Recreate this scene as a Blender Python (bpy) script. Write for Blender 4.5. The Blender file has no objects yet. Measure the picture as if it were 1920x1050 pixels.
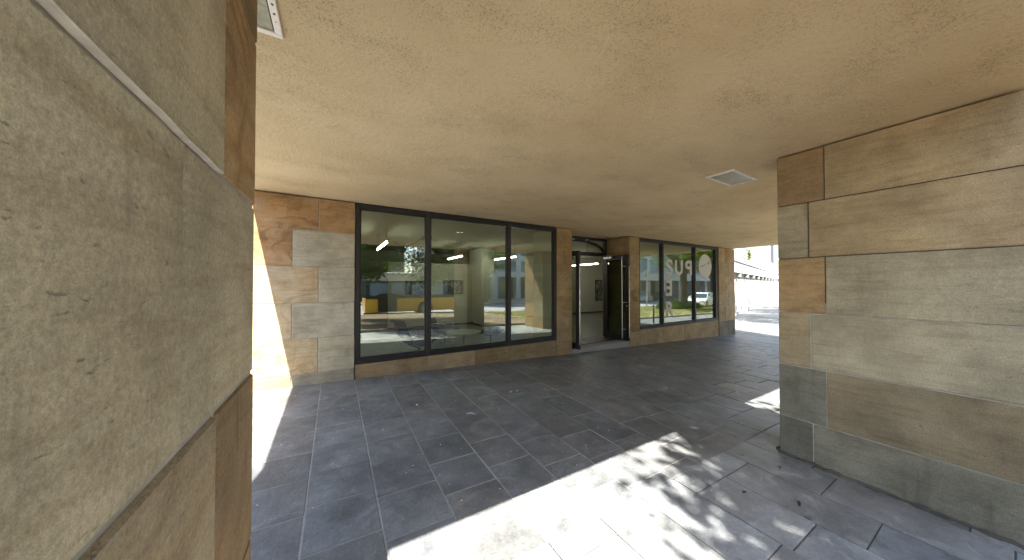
import bpy, bmesh, math, random
from mathutils import Vector, Matrix, noise as mnoise
R = math.radians
SC = bpy.context.scene
COL = SC.collection
H = 1.576                                    # eye height above the paving

# ------------------------------------------------------------------ camera
cam_d = bpy.data.cameras.new("camera")
cam = bpy.data.objects.new("camera", cam_d)
COL.objects.link(cam)
cam_d.sensor_fit = 'HORIZONTAL'
cam_d.sensor_width = 36.0
cam_d.lens = 560.0 / 1920.0 * 36.0
cam_d.clip_start = 0.02
cam_d.clip_end = 2000
cam.location = (0, 0, H)
cam.rotation_euler = (R(90.70), 0, R(-30.74))
SC.camera = cam

# ------------------------------------------------------------------ sky, sun, exposure
SUN_DOWN = Vector((0.180, 0.684, -1.0)).normalized()
world = bpy.data.worlds.new("World")
SC.world = world
world.use_nodes = True
wn = world.node_tree
sky = wn.nodes.new('ShaderNodeTexSky')
sky.sky_type = 'NISHITA'
sky.sun_disc = False
to_sun = -SUN_DOWN
sky.sun_elevation = math.asin(to_sun.z)
sky.sun_rotation = math.atan2(to_sun.x, to_sun.y)
sky.air_density = 1.0
sky.dust_density = 1.4
bg = wn.nodes['Background']
wn.links.new(sky.outputs[0], bg.inputs[0])
bg.inputs[1].default_value = 0.11
sun_d = bpy.data.lights.new("sun", 'SUN')
sun_d.energy = 4.9
sun_d.angle = R(0.5)
sun_d.color = (1.0, 0.95, 0.87)
sun = bpy.data.objects.new("sun", sun_d)
COL.objects.link(sun)
sun.rotation_euler = SUN_DOWN.to_track_quat('-Z', 'Y').to_euler()
sun.location = (-5, -15, 30)
SC.view_settings.view_transform = 'Standard'
SC.view_settings.look = 'None'
SC.view_settings.exposure = 2.4
SC.view_settings.gamma = 1
SC.view_settings.use_curve_mapping = False
SC.render.engine = 'CYCLES'
cy = SC.cycles
cy.use_denoising = True
try:
    cy.denoiser = 'OPENIMAGEDENOISE'
except Exception:
    pass
cy.max_bounces = 10
cy.diffuse_bounces = 6
cy.glossy_bounces = 5
cy.transmission_bounces = 6
cy.transparent_max_bounces = 16
cy.sample_clamp_indirect = 6
cy.caustics_reflective = False
cy.caustics_refractive = False


# ------------------------------------------------------------------ materials
class NT:
    def __init__(s, name):
        s.m = bpy.data.materials.new(name)
        s.m.use_nodes = True
        s.t = s.m.node_tree
        s.t.nodes.clear()
        s.out = s.t.nodes.new('ShaderNodeOutputMaterial')

    def n(s, typ, **kw):
        nd = s.t.nodes.new('ShaderNode' + typ)
        for k, v in kw.items():
            setattr(nd, k, v)
        return nd

    def l(s, a, b):
        s.t.links.new(a, b)

    def val(s, sock, v):
        if hasattr(v, 'is_output') or hasattr(v, 'links'):
            s.l(v, sock)
        else:
            sock.default_value = v

    def math(s, op, a, b=0.0, clamp=False):
        nd = s.n('Math', operation=op, use_clamp=clamp)
        s.val(nd.inputs[0], a)
        s.val(nd.inputs[1], b)
        return nd.outputs[0]

    def mix(s, f, a, b, bt='MIX'):
        nd = s.n('Mix', data_type='RGBA', blend_type=bt)
        s.val(nd.inputs[0], f)
        s.val(nd.inputs[6], a if hasattr(a, 'links') else (*a, 1) if len(a) == 3 else a)
        s.val(nd.inputs[7], b if hasattr(b, 'links') else (*b, 1) if len(b) == 3 else b)
        return nd.outputs[2]

    def noise(s, co, scale, detail=4, rough=.55, dist=0.0):
        nd = s.n('TexNoise')
        nd.inputs['Scale'].default_value = scale
        nd.inputs['Detail'].default_value = detail
        nd.inputs['Roughness'].default_value = rough
        nd.inputs['Distortion'].default_value = dist
        s.l(co, nd.inputs['Vector'])
        return nd.outputs['Fac']

    def ramp(s, f, a, b):
        nd = s.n('MapRange')
        nd.clamp = True
        s.val(nd.inputs[0], f)
        nd.inputs[1].default_value = a
        nd.inputs[2].default_value = b
        return nd.outputs[0]

    def scaled(s, co, v):
        nd = s.n('VectorMath', operation='MULTIPLY')
        s.l(co, nd.inputs[0])
        nd.inputs[1].default_value = v
        return nd.outputs[0]

    def bump(s, h, strength, dist, normal=None):
        nd = s.n('Bump')
        nd.inputs['Strength'].default_value = strength
        nd.inputs['Distance'].default_value = dist
        s.l(h, nd.inputs['Height'])
        if normal is not None:
            s.l(normal, nd.inputs['Normal'])
        return nd.outputs[0]

    def principled(s, col, rough=.6, normal=None, metal=0.0, spec=.5):
        p = s.n('BsdfPrincipled')
        s.val(p.inputs['Base Color'], col if hasattr(col, 'links') else (*col, 1))
        s.val(p.inputs['Roughness'], rough)
        p.inputs['Metallic'].default_value = metal
        p.inputs['Specular IOR Level'].default_value = spec
        if normal is not None:
            s.l(normal, p.inputs['Normal'])
        s.l(p.outputs[0], s.out.inputs[0])
        return p


def m_simple(name, col, rough=.5, metal=0.0, var=.12, scale=8.0, bump=0.0, spec=.5):
    k = NT(name)
    co = k.n('TexCoord').outputs['Object']
    f = k.noise(co, scale, 5)
    c = k.mix(k.ramp(f, .3, .7), tuple(x * (1 - var) for x in col), tuple(min(1, x * (1 + var)) for x in col))
    nrm = k.bump(k.noise(co, scale * 12, 3), .4, bump) if bump else None
    k.principled(c, rough, nrm, metal, spec)
    return k.m


def m_stone():
    k = NT("sandstone")
    pos = k.n('TexCoord').outputs['Object']
    tint = k.n('Attribute', attribute_name='tint').outputs['Color']
    par = k.n('Attribute', attribute_name='par')
    sep = k.n('SeparateColor')
    k.l(par.outputs['Color'], sep.inputs[0])
    vein, rnd, stain = sep.outputs[0], sep.outputs[1], sep.outputs[2]
    off = k.n('VectorMath', operation='SCALE')
    off.inputs[0].default_value = (37.0, 53.0, 71.0)
    k.l(rnd, off.inputs['Scale'])
    add = k.n('VectorMath', operation='ADD')
    k.l(pos, add.inputs[0])
    k.l(off.outputs[0], add.inputs[1])
    co = add.outputs[0]
    # sedimentary contour bands
    big = k.noise(k.scaled(co, (1.0, 1.0, 1.9)), 1.05, 1.2, .40, .35)
    fine = k.noise(co, 7.0, 4, .6)
    ph = k.math('ADD', k.math('MULTIPLY', big, 95.0), k.math('MULTIPLY', fine, 6.0))
    band = k.math('ADD', k.math('MULTIPLY', k.math('SINE', ph), .5), .5)
    band = k.math('POWER', band, 3.5)
    msk = k.ramp(k.noise(co, 1.7, 2), .40, .54)
    vf = k.math('MULTIPLY', k.math('MULTIPLY', band, msk), vein)
    soft = k.math('MULTIPLY', k.ramp(k.noise(k.scaled(co, (1, 1, 3.2)), 1.3, 3, .5, 1.0), .42, .62), vein)
    c = k.mix(k.math('MULTIPLY', soft, .65), tint, (.44, .25, .105))
    c = k.mix(k.math('MULTIPLY', vf, .66), c, (.25, .125, .05))
    # mottling, horizontal bedding streaks, tooling
    mott = k.noise(co, 2.6, 6, .62)
    c = k.mix(k.ramp(mott, .30, .72), k.mix(1.0, c, (.66, .65, .62), 'MULTIPLY'), k.mix(1.0, c, (1.20, 1.19, 1.16), 'MULTIPLY'))
    bed = k.noise(k.scaled(co, (1.1, 1.1, 11.0)), 2.4, 5, .62, .35)
    c = k.mix(k.math('MULTIPLY', k.ramp(bed, .48, .70), .50), c, k.mix(1.0, c, (.62, .55, .45), 'MULTIPLY'))
    grain = k.noise(co, 120.0, 3, .7)
    c = k.mix(.42, c, k.mix(1.0, c, k.mix(k.ramp(grain, .25, .75), (.35, .35, .35), (1.65, 1.65, 1.65)), 'MULTIPLY'))
    dust = k.noise(co, 520.0, 2, .6)
    c = k.mix(.30, c, k.mix(1.0, c, k.mix(k.ramp(dust, .3, .7), (.5, .5, .5), (1.5, 1.5, 1.5)), 'MULTIPLY'))
    gr2 = k.noise(k.scaled(co, (1, 1, 2.2)), 34.0, 5, .75)
    c = k.mix(k.math('MULTIPLY', k.ramp(gr2, .56, .70), .26), c, k.mix(1.0, c, (.52, .48, .42), 'MULTIPLY'))
    c = k.mix(k.math('MULTIPLY', k.ramp(gr2, .44, .32), .30), c, k.mix(1.0, c, (1.3, 1.3, 1.3), 'MULTIPLY'))
    # dark grime: runs and scuffs
    run = k.noise(k.scaled(co, (9.0, 9.0, 1.2)), 1.2, 5, .62)
    gr = k.math('MULTIPLY', k.math('MULTIPLY', k.ramp(run, .56, .74), k.ramp(k.noise(co, 1.6, 3), .40, .62)), k.math('ADD', k.math('MULTIPLY', stain, .75), .18))
    c = k.mix(gr, c, (.085, .072, .055))
    chip = k.ramp(k.noise(k.scaled(co, (8.0, 8.0, 26.0)), 3.4, 5, .72), .63, .71)
    c = k.mix(k.math('MULTIPLY', chip, .26), c, (.09, .075, .055))
    h = k.math('ADD', k.math('MULTIPLY', k.noise(co, 26.0, 6, .65), .55), k.math('MULTIPLY', k.noise(co, 4.0, 4), .8))
    h = k.math('SUBTRACT', h, k.math('MULTIPLY', chip, .3))
    b = k.bump(h, .8, .010)
    b = k.bump(grain, .35, .0015, b)
    k.principled(c, .82, b, 0, .25)
    return k.m


def m_stucco():
    k = NT("stucco")
    co = k.n('TexCoord').outputs['Object']
    pits = k.noise(co, 95.0, 5, .75)
    lump = k.noise(co, 24.0, 4, .6)
    big = k.noise(co, .8, 5, .6)
    cl = k.noise(k.scaled(co, (1.0, 1.6, 1)), 1.7, 5, .65)
    c = k.mix(k.ramp(big, .32, .7), (.70, .54, .32), (.84, .675, .43))
    spk = k.math('MULTIPLY', k.ramp(pits, .52, .60), k.ramp(cl, .40, .66))
    c = k.mix(k.math('MULTIPLY', spk, .66), c, (.27, .185, .10))
    c = k.mix(k.math('MULTIPLY', k.ramp(pits, .60, .72), .35), c, (.30, .21, .11))
    c = k.mix(k.math('MULTIPLY', k.ramp(cl, .55, .85), .45), c, (.44, .33, .19))
    h = k.math('ADD', pits, k.math('MULTIPLY', lump, .7))
    b = k.bump(h, 1.0, .011)
    k.principled(c, .92, b, 0, .15)
    return k.m


def m_paving():
    k = NT("paving_stone")
    pos = k.n('TexCoord').outputs['Object']
    tint = k.n('Attribute', attribute_name='tint').outputs['Color']
    par = k.n('Attribute', attribute_name='par')
    sep = k.n('SeparateColor')
    k.l(par.outputs['Color'], sep.inputs[0])
    off = k.n('VectorMath', operation='SCALE')
    off.inputs[0].default_value = (31.0, 47.0, 13.0)
    k.l(sep.outputs[1], off.inputs['Scale'])
    add = k.n('VectorMath', operation='ADD')
    k.l(pos, add.inputs[0])
    k.l(off.outputs[0], add.inputs[1])
    co = add.outputs[0]
    a = k.noise(co, 3.2, 7, .66)
    c = k.mix(k.ramp(a, .30, .72), k.mix(1.0, tint, (.62, .63, .65), 'MULTIPLY'), k.mix(1.0, tint, (1.42, 1.42, 1.40), 'MULTIPLY'))
    s = k.noise(co, 46.0, 5, .72)
    c = k.mix(k.math('MULTIPLY', k.ramp(s, .55, .68), .38), c, k.mix(1.0, c, (1.9, 1.9, 1.85), 'MULTIPLY'))
    c = k.mix(k.math('MULTIPLY', k.ramp(s, .44, .34), .40), c, k.mix(1.0, c, (.5, .5, .5), 'MULTIPLY'))
    # spilled, dried stains across neighbouring slabs and old chewing gum
    st = k.noise(pos, 1.1, 5, .62, .6)
    c = k.mix(k.math('MULTIPLY', k.ramp(st, .50, .66), .55), c, k.mix(1.0, c, (.50, .50, .50), 'MULTIPLY'))
    v = k.n('TexVoronoi')
    v.inputs['Scale'].default_value = 2.3
    k.l(pos, v.inputs['Vector'])
    gum = k.ramp(v.outputs['Distance'], .055, .035)
    c = k.mix(k.math('MULTIPLY', gum, .62), c, (.045, .045, .045))
    pale = k.noise(k.scaled(pos, (1.0, 1.3, 1)), 2.1, 6, .7, 1.2)
    c = k.mix(k.math('MULTIPLY', k.ramp(pale, .53, .64), .5), c, k.mix(1.0, c, (1.7, 1.7, 1.68), 'MULTIPLY'))
    rgh = k.math('ADD', k.math('MULTIPLY', a, .35), .30)
    h = k.math('ADD', k.math('MULTIPLY', s, .35), k.math('MULTIPLY', k.noise(co, 9.0, 6, .7), 1.0))
    b = k.bump(h, .9, .009)
    k.principled(c, rgh, b, 0, .42)
    return k.m


def m_glass(name, tint=(.93, .97, .93), ior=1.62, haze=0.0):
    k = NT(name)
    co = k.n('TexCoord').outputs['Object']
    tr = k.n('BsdfTransparent')
    tr.inputs[0].default_value = (*tint, 1)
    gl = k.n('BsdfGlossy')
    gl.inputs['Roughness'].default_value = .0
    gl.inputs[0].default_value = (.96, 1, .97, 1)
    k.l(k.bump(k.noise(co, .5, 1), .05, .003), gl.inputs['Normal'])
    geo = k.n('NewGeometry')
    dt = k.n('VectorMath', operation='DOT_PRODUCT')
    k.l(geo.outputs['Incoming'], dt.inputs[0])
    k.l(geo.outputs['Normal'], dt.inputs[1])
    graz = k.math('SUBTRACT', 1.0, k.math('ABSOLUTE', dt.outputs['Value']), True)
    f0 = ((ior - 1) / (ior + 1)) ** 2
    frv = k.math('ADD', k.math('MULTIPLY', k.math('POWER', graz, 4.0), 1 - f0), f0)
    mx = k.n('MixShader')
    k.l(frv, mx.inputs[0])
    k.l(tr.outputs[0], mx.inputs[1])
    k.l(gl.outputs[0], mx.inputs[2])
    k.l(mx.outputs[0], k.out.inputs[0])
    return k.m


def m_emit(name, col, st):
    k = NT(name)
    co = k.n('TexCoord').outputs['Object']
    e = k.n('Emission')
    k.l(k.mix(k.noise(co, 3, 2), col, tuple(x * .96 for x in col)), e.inputs[0])
    e.inputs[1].default_value = st
    k.l(e.outputs[0], k.out.inputs[0])
    return k.m


def m_leaf(name, a, b):
    k = NT(name)
    co = k.n('TexCoord').outputs['Object']
    f = k.noise(co, 1.3, 4, .6)
    geo = k.n('NewGeometry')
    f2 = geo.outputs['Random Per Island']
    c = k.mix(k.ramp(k.math('ADD', k.math('MULTIPLY', f, .6), k.math('MULTIPLY', f2, .4)), .3, .7), a, b)
    d = k.n('BsdfDiffuse')
    k.l(c, d.inputs[0])
    t = k.n('BsdfTranslucent')
    k.l(k.mix(1.0, c, (1.5, 1.7, .6), 'MULTIPLY'), t.inputs[0])
    mx = k.n('MixShader')
    mx.inputs[0].default_value = .35
    k.l(d.outputs[0], mx.inputs[1])
    k.l(t.outputs[0], mx.inputs[2])
    k.l(mx.outputs[0], k.out.inputs[0])
    return k.m


def m_ground(name, a, b, scale=3.0, bumpd=.02, rough=.95):
    k = NT(name)
    co = k.n('TexCoord').outputs['Object']
    f = k.noise(co, scale, 8, .7)
    f2 = k.noise(co, scale * .15, 4, .6)
    c = k.mix(k.ramp(k.math('ADD', k.math('MULTIPLY', f, .6), k.math('MULTIPLY', f2, .4)), .35, .65), a, b)
    k.principled(c, rough, k.bump(f, .8, bumpd), 0, .2)
    return k.m


def m_picture(name, seedv):
    k = NT(name)
    co = k.n('TexCoord').outputs['Object']
    o = k.n('VectorMath', operation='ADD')
    k.l(co, o.inputs[0])
    o.inputs[1].default_value = (seedv, seedv * 2, seedv)
    f = k.noise(k.scaled(o.outputs[0], (1.5, 1, 1)), 5.0, 5, .7, .8)
    c = k.mix(k.ramp(f, .45, .58), (.035, .035, .035), (.30, .31, .26))
    k.principled(c, .35)
    return k.m


M = {}
M['stone'] = m_stone()
M['stucco'] = m_stucco()
M['paving'] = m_paving()
M['mortar'] = m_simple('pale_mortar', (.40, .36, .29), .95, 0, .25, 9, .002)
M['bead'] = m_simple('fresh_pale_mortar', (.62, .57, .50), .9, 0, .15, 40, .002)
M['mortar_dark'] = m_simple('dark_joint', (.06, .05, .038), .95, 0, .3, 9)
M['joint'] = m_ground('joint_sand', (.26, .25, .23), (.48, .46, .42), 9, .003)
M['joint_dark'] = m_ground('joint_dirt', (.05, .045, .038), (.16, .15, .13), 7, .004)
M['frame'] = m_simple('anthracite_metal', (.022, .021, .022), .38, 0, .12, 5)
M['frame_weathered'] = m_simple('weathered_dark_metal', (.035, .033, .032), .42, 0, .2, 12)  # slightly lighter, rougher and more uneven than the plain frame metal
M['glass'] = m_glass('window_glass', (.86, .92, .86), 2.35)
M['door_glass'] = m_glass('door_glass', (.62, .67, .56), 1.5)
M['steel'] = m_simple('brushed_steel', (.62, .61, .58), .28, 1.0, .06, 20)
M['white_paint'] = m_simple('white_interior_paint', (.50, .49, .40), .8, 0, .03, 2)
M['ceiling_paint'] = m_simple('interior_ceiling_paint', (.33, .35, .29), .85, 0, .03, 2)
M['int_floor'] = m_simple('interior_floor_screed', (.17, .17, .145), .45, 0, .12, 1.5)
M['granite'] = m_simple('speckled_granite', (.30, .30, .28), .7, 0, .5, 90)
M['concrete'] = m_simple('concrete', (.36, .35, .32), .85, 0, .18, 1.5, .003)
M['white_wall'] = m_simple('white_render', (.60, .59, .57), .85, 0, .10, 1.2, .003)
M['pale_block'] = m_simple('pale_blockwork', (.50, .52, .54), .85, 0, .18, 2.5, .003)
M['film'] = m_simple('white_window_film', (.58, .58, .56), .6, 0, .02, 3)
M['film_ink'] = m_simple('grey_print', (.34, .34, .34), .6, 0, .1, 3)
M['lamp_frame'] = m_simple('chipped_white_enamel', (.78, .72, .66), .45, 0, .08, 30)
M['rust'] = m_simple('rust_spot', (.05, .03, .018), .9, 0, .3, 30)
M['diffuser'] = m_simple('hammered_glass_diffuser', (.33, .32, .22), .25, 0, .22, 34, .004)
M['black'] = m_simple('black_plastic', (.012, .012, .013), .45)
M['sling'] = m_simple('blue_black_mesh_fabric', (.022, .032, .07), .75, 0, .25, 40)
M['tube'] = m_emit('lit_tube', (1.0, .95, .80), 9.0)
M['tabletop'] = m_simple('pale_laminate', (.52, .54, .44), .35, 0, .03, 5)
M['asphalt'] = m_ground('asphalt', (.24, .24, .255), (.33, .33, .34), 12, .004, .85)
M['soil'] = m_ground('dry_soil_and_mulch', (.085, .060, .038), (.24, .19, .13), 5, .04)
M['lawn'] = m_ground('lawn', (.15, .155, .07), (.30, .28, .15), 4, .03)
M['far_ground'] = m_ground('city_ground', (.12, .12, .11), (.20, .19, .17), .4, .02)
M['line'] = m_simple('road_paint', (.72, .72, .70), .7, 0, .15, 6)
M['kerb'] = m_simple('kerb_stone', (.27, .26, .24), .8, 0, .25, 6, .003)
M['bark'] = m_simple('bark', (.085, .072, .052), .95, 0, .45, 7, .02)
M['leaf'] = m_leaf('broad_leaf', (.030, .062, .012), (.085, .135, .028))
M['leaf2'] = m_leaf('pale_leaf', (.055, .095, .018), (.13, .17, .035))
M['grass'] = m_leaf('grass_blade', (.12, .14, .045), (.30, .29, .13))
M['far_glass'] = m_simple('dark_facade_glass', (.05, .075, .09), .08, 0, .4, .5)
M['blue_glass'] = m_simple('blue_facade_glass', (.16, .27, .33), .10, 0, .3, .4)
M['shade_glass'] = m_simple('grey_green_glazing', (.035, .045, .055), .75, 0, .3, .6)
M['panel'] = m_simple('light_metal_panel', (.55, .57, .60), .45, 0, .07, .7)
M['car_white'] = m_simple('white_car_paint', (.70, .71, .72), .22, 0, .02, 2)
M['car_silver'] = m_simple('silver_car_paint', (.42, .44, .46), .25, .6, .03, 2)
M['car_dark'] = m_simple('dark_blue_car_paint', (.02, .03, .06), .22, 0, .05, 2)
M['car_glass'] = m_simple('car_glass', (.03, .05, .06), .05, 0, .1, 2)
M['bus_yellow'] = m_simple('yellow_bus_paint', (.72, .40, .03), .3, 0, .04, 2)
M['bus_white'] = m_simple('white_bus_paint', (.70, .70, .66), .35, 0, .04, 2)
M['bus_window'] = m_simple('bus_window_glass', (.22, .30, .42), .08, 0, .3, 1)
M['tyre'] = m_simple('rubber', (.02, .02, .02), .9)
M['rim'] = m_simple('alloy_rim', (.45, .45, .45), .35, .8)
M['red'] = m_simple('red_plastic', (.55, .03, .025), .4)
M['lamp_glass'] = m_simple('headlight_glass', (.75, .78, .8), .12)
M['ink'] = m_simple('faded_marker_ink', (.13, .095, .06), .9, 0, .3, 60)
M['scrap'] = m_simple('paper_scrap', (.75, .74, .70), .8)
M['dry_leaf'] = m_simple('dry_leaf_brown', (.05, .028, .018), .8, 0, .3, 20)
M['filter'] = m_simple('cork_filter', (.60, .30, .10), .8, 0, .3, 60)


# ------------------------------------------------------------------ mesh collector
class MB:
    def __init__(s):
        s.v, s.f, s.mi, s.tint, s.par, s.sm = [], [], [], [], [], []

    def add(s, verts, faces, mi=0, tint=(.5, .5, .5), par=(0, 0, 0), smooth=False):
        b = len(s.v)
        s.v += [tuple(p) for p in verts]
        for f in faces:
            s.f.append(tuple(i + b for i in f))
            s.mi.append(mi)
            s.tint.append(tint)
            s.par.append(par)
            s.sm.append(smooth)

    def box(s, x0, x1, y0, y1, z0, z1, mi=0, ch=0.0, **kw):
        if ch <= 0:
            v = [(x, y, z) for z in (z0, z1) for y in (y0, y1) for x in (x0, x1)]
            s.add(v, [(0, 2, 3, 1), (4, 5, 7, 6), (0, 1, 5, 4), (2, 6, 7, 3), (0, 4, 6, 2), (1, 3, 7, 5)], mi, **kw)
            return
        X, Y, Z = (x0, x1), (y0, y1), (z0, z1)
        v, idx = [], {}
        for i in (0, 1):
            for j in (0, 1):
                for l in (0, 1):
                    si, sj, sl = 1 - 2 * i, 1 - 2 * j, 1 - 2 * l
                    for a in range(3):
                        p = [X[i] + si * ch, Y[j] + sj * ch, Z[l] + sl * ch]
                        p[a] = (X[i], Y[j], Z[l])[a]
                        idx[i, j, l, a] = len(v)
                        v.append(p)
        F = []
        for i in (0, 1):
            q = [idx[i, 0, 0, 0], idx[i, 1, 0, 0], idx[i, 1, 1, 0], idx[i, 0, 1, 0]]
            F.append(q if i else q[::-1])
            q = [idx[0, i, 0, 1], idx[0, i, 1, 1], idx[1, i, 1, 1], idx[1, i, 0, 1]]
            F.append(q if i else q[::-1])
            q = [idx[0, 0, i, 2], idx[1, 0, i, 2], idx[1, 1, i, 2], idx[0, 1, i, 2]]
            F.append(q if i else q[::-1])
        for i in (0, 1):
            for j in (0, 1):
                F.append([idx[i, j, 0, 0], idx[i, j, 0, 1], idx[i, j, 1, 1], idx[i, j, 1, 0]])
                F.append([idx[i, 0, j, 0], idx[i, 1, j, 0], idx[i, 1, j, 2], idx[i, 0, j, 2]])
                F.append([idx[0, i, j, 1], idx[1, i, j, 1], idx[1, i, j, 2], idx[0, i, j, 2]])
        for i in (0, 1):
            for j in (0, 1):
                for l in (0, 1):
                    F.append([idx[i, j, l, 0], idx[i, j, l, 1], idx[i, j, l, 2]])
        s.add(v, F, mi, **kw)

    def tube(s, pts, rad, seg=8, mi=0, smooth=True, **kw):
        pts = [Vector(p) for p in pts]
        if not isinstance(rad, (list, tuple)):
            rad = [rad] * len(pts)
        v, F = [], []
        up = None
        for i, p in enumerate(pts):
            d = (pts[min(i + 1, len(pts) - 1)] - pts[max(i - 1, 0)]).normalized()
            if up is None:
                up = Vector((0, 0, 1)) if abs(d.z) < .9 else Vector((1, 0, 0))
            a = d.cross(up)
            if a.length < 1e-4:
                a = d.cross(Vector((0, 1, 0)))
            a.normalize()
            b = d.cross(a).normalized()
            up = -b if False else up
            for k in range(seg):
                t = 2 * math.pi * k / seg
                v.append(p + (a * math.cos(t) + b * math.sin(t)) * rad[i])
        n = len(pts)
        for i in range(n - 1):
            for k in range(seg):
                k2 = (k + 1) % seg
                F.append((i * seg + k, i * seg + k2, (i + 1) * seg + k2, (i + 1) * seg + k))
        s.add(v, F, mi, smooth=smooth, **kw)
        s.add([v[k] for k in range(seg)], [tuple(range(seg))[::-1]], mi, **kw)
        s.add([v[(n - 1) * seg + k] for k in range(seg)], [tuple(range(seg))], mi, **kw)

    def prism(s, poly, axis, a0, a1, mi=0, **kw):
        """extrude a 2-D polygon along an axis (0 x, 1 y, 2 z); poly holds the other two coordinates"""
        def P(p, a):
            q = list(p)
            q.insert(axis, a)
            return q
        n = len(poly)
        v = [P(p, a0) for p in poly] + [P(p, a1) for p in poly]
        F = [tuple(range(n)), tuple(range(n, 2 * n))[::-1]]
        F += [(i, i + n, (i + 1) % n + n, (i + 1) % n) for i in range(n)]
        s.add(v, F, mi, **kw)

    def build(s, name, mats, parent=None, mtx=None):
        me = bpy.data.meshes.new(name)
        me.from_pydata(s.v, [], s.f)
        if not isinstance(mats, (list, tuple)):
            mats = [mats]
        for m in mats:
            me.materials.append(m)
        me.polygons.foreach_set('material_index', s.mi)
        me.polygons.foreach_set('use_smooth', s.sm)
        if any(p != (0, 0, 0) for p in s.par):
            for nm, src in (('tint', s.tint), ('par', s.par)):
                at = me.color_attributes.new(nm, 'FLOAT_COLOR', 'CORNER')
                buf = []
                for p, c in zip(me.polygons, src):
                    buf += [c[0], c[1], c[2], 1.0] * p.loop_total
                at.data.foreach_set('color', buf)
        me.update()
        bm = bmesh.new()
        bm.from_mesh(me)
        bmesh.ops.recalc_face_normals(bm, faces=bm.faces)
        bm.to_mesh(me)
        bm.free()
        o = bpy.data.objects.new(name, me)
        COL.objects.link(o)
        if mtx is not None:
            o.matrix_world = mtx
        if parent is not None:
            adopt(o, parent)
        return o


WORLD_LOC = {}


def adopt(o, parent):
    """parent o; its mesh is in world coordinates when the parent was made by thing(..., local=False)"""
    o.parent = parent
    r = parent
    if r.get('_w') is not None:
        o.matrix_parent_inverse = Matrix.Translation(-Vector(r.location))


def tag(o, label=None, cat=None, group=None, kind=None):
    if label:
        o['label'] = label
    if cat:
        o['category'] = cat
    if group:
        o['group'] = group
    if kind:
        o['kind'] = kind
    return o


def thing(name, label, cat, loc=(0, 0, 0), rz=0.0, group=None, world_children=False):
    o = bpy.data.objects.new(name, None)
    o.empty_display_size = .2
    COL.objects.link(o)
    o.location = loc
    o.rotation_euler = (0, 0, rz)
    if world_children:
        o['_w'] = 1
    return tag(o, label, cat, group)


def copy_tree(o, parent=None):
    c = o.copy()
    COL.objects.link(c)
    c.parent = parent
    for ch in list(o.children):
        copy_tree(ch, c)
    return c


def struct(name, mb, mats):
    o = mb.build(name, mats)
    o['kind'] = 'structure'
    return o


rng = random.Random(7)


# ------------------------------------------------------------------ ground heights
def gx(x):
    if x < -30:
        return .882
    if x <= 16:
        return -.0294 * x
    if x <= 45:
        return -.4704 - .012 * (x - 16)
    return -.8184


def g(x, y):
    yy = y
    if yy > 6:
        yy = 6
    if yy < -12:
        yy = -12
    return gx(x) + (.021 if yy > 0 else .028) * yy


def sheet(mb, x0, x1, y0, y1, dz, sx=2.0, sy=2.0, mi=0, fn=g):
    nx = max(1, int(round((x1 - x0) / sx)))
    ny = max(1, int(round((y1 - y0) / sy)))
    v = []
    for j in range(ny + 1):
        for i in range(nx + 1):
            x = x0 + (x1 - x0) * i / nx
            y = y0 + (y1 - y0) * j / ny
            v.append((x, y, fn(x, y) + dz))
    F = [(j * (nx + 1) + i, j * (nx + 1) + i + 1, (j + 1) * (nx + 1) + i + 1, (j + 1) * (nx + 1) + i)
         for j in range(ny) for i in range(nx)]
    mb.add(v, F, mi)


mb = MB()
sheet(mb, -400, 500, -400, 500, -.20, 6, 6)
struct('ground', mb, M['far_ground'])
mb = MB()
sheet(mb, -120, 160, -22.0, -9.6, -.16, 2, 2)
struct('road', mb, M['asphalt'])
mb = MB()
for xa in range(-60, 120, 6):
    sheet(mb, xa, xa + 3, -15.86, -15.74, -.154, 1, 1)
sheet(mb, -100, 150, -10.2, -10.06, -.154, 2, 1)
sheet(mb, -100, 150, -21.5, -21.36, -.154, 2, 1)
struct('road_markings', mb, M['line'])
mb = MB()
sheet(mb, -120, 160, -33.0, -22.25, -.03, 2, 2)
struct('far_pavement', mb, M['joint'])

for nm, ya, yb in (('kerb', -9.6, -9.42), ('kerb', -22.25, -22.07)):
    mb = MB()
    xa = -60.0
    while xa < 110:
        zz = g(xa + .5, (ya + yb) / 2)
        zb = g(xa + 1.0, (ya + yb) / 2)
        v = [(xa, ya, zz - .3), (xa + .99, ya, zb - .3), (xa + .99, yb, zb - .3), (xa, yb, zz - .3),
             (xa, ya, zz), (xa + .99, ya, zb), (xa + .99, yb, zb), (xa, yb, zz)]
        mb.add(v, [(0, 1, 5, 4), (1, 2, 6, 5), (2, 3, 7, 6), (3, 0, 4, 7), (4, 5, 6, 7)])
        xa += 1.0
    struct(nm, mb, M['kerb'])

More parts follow.
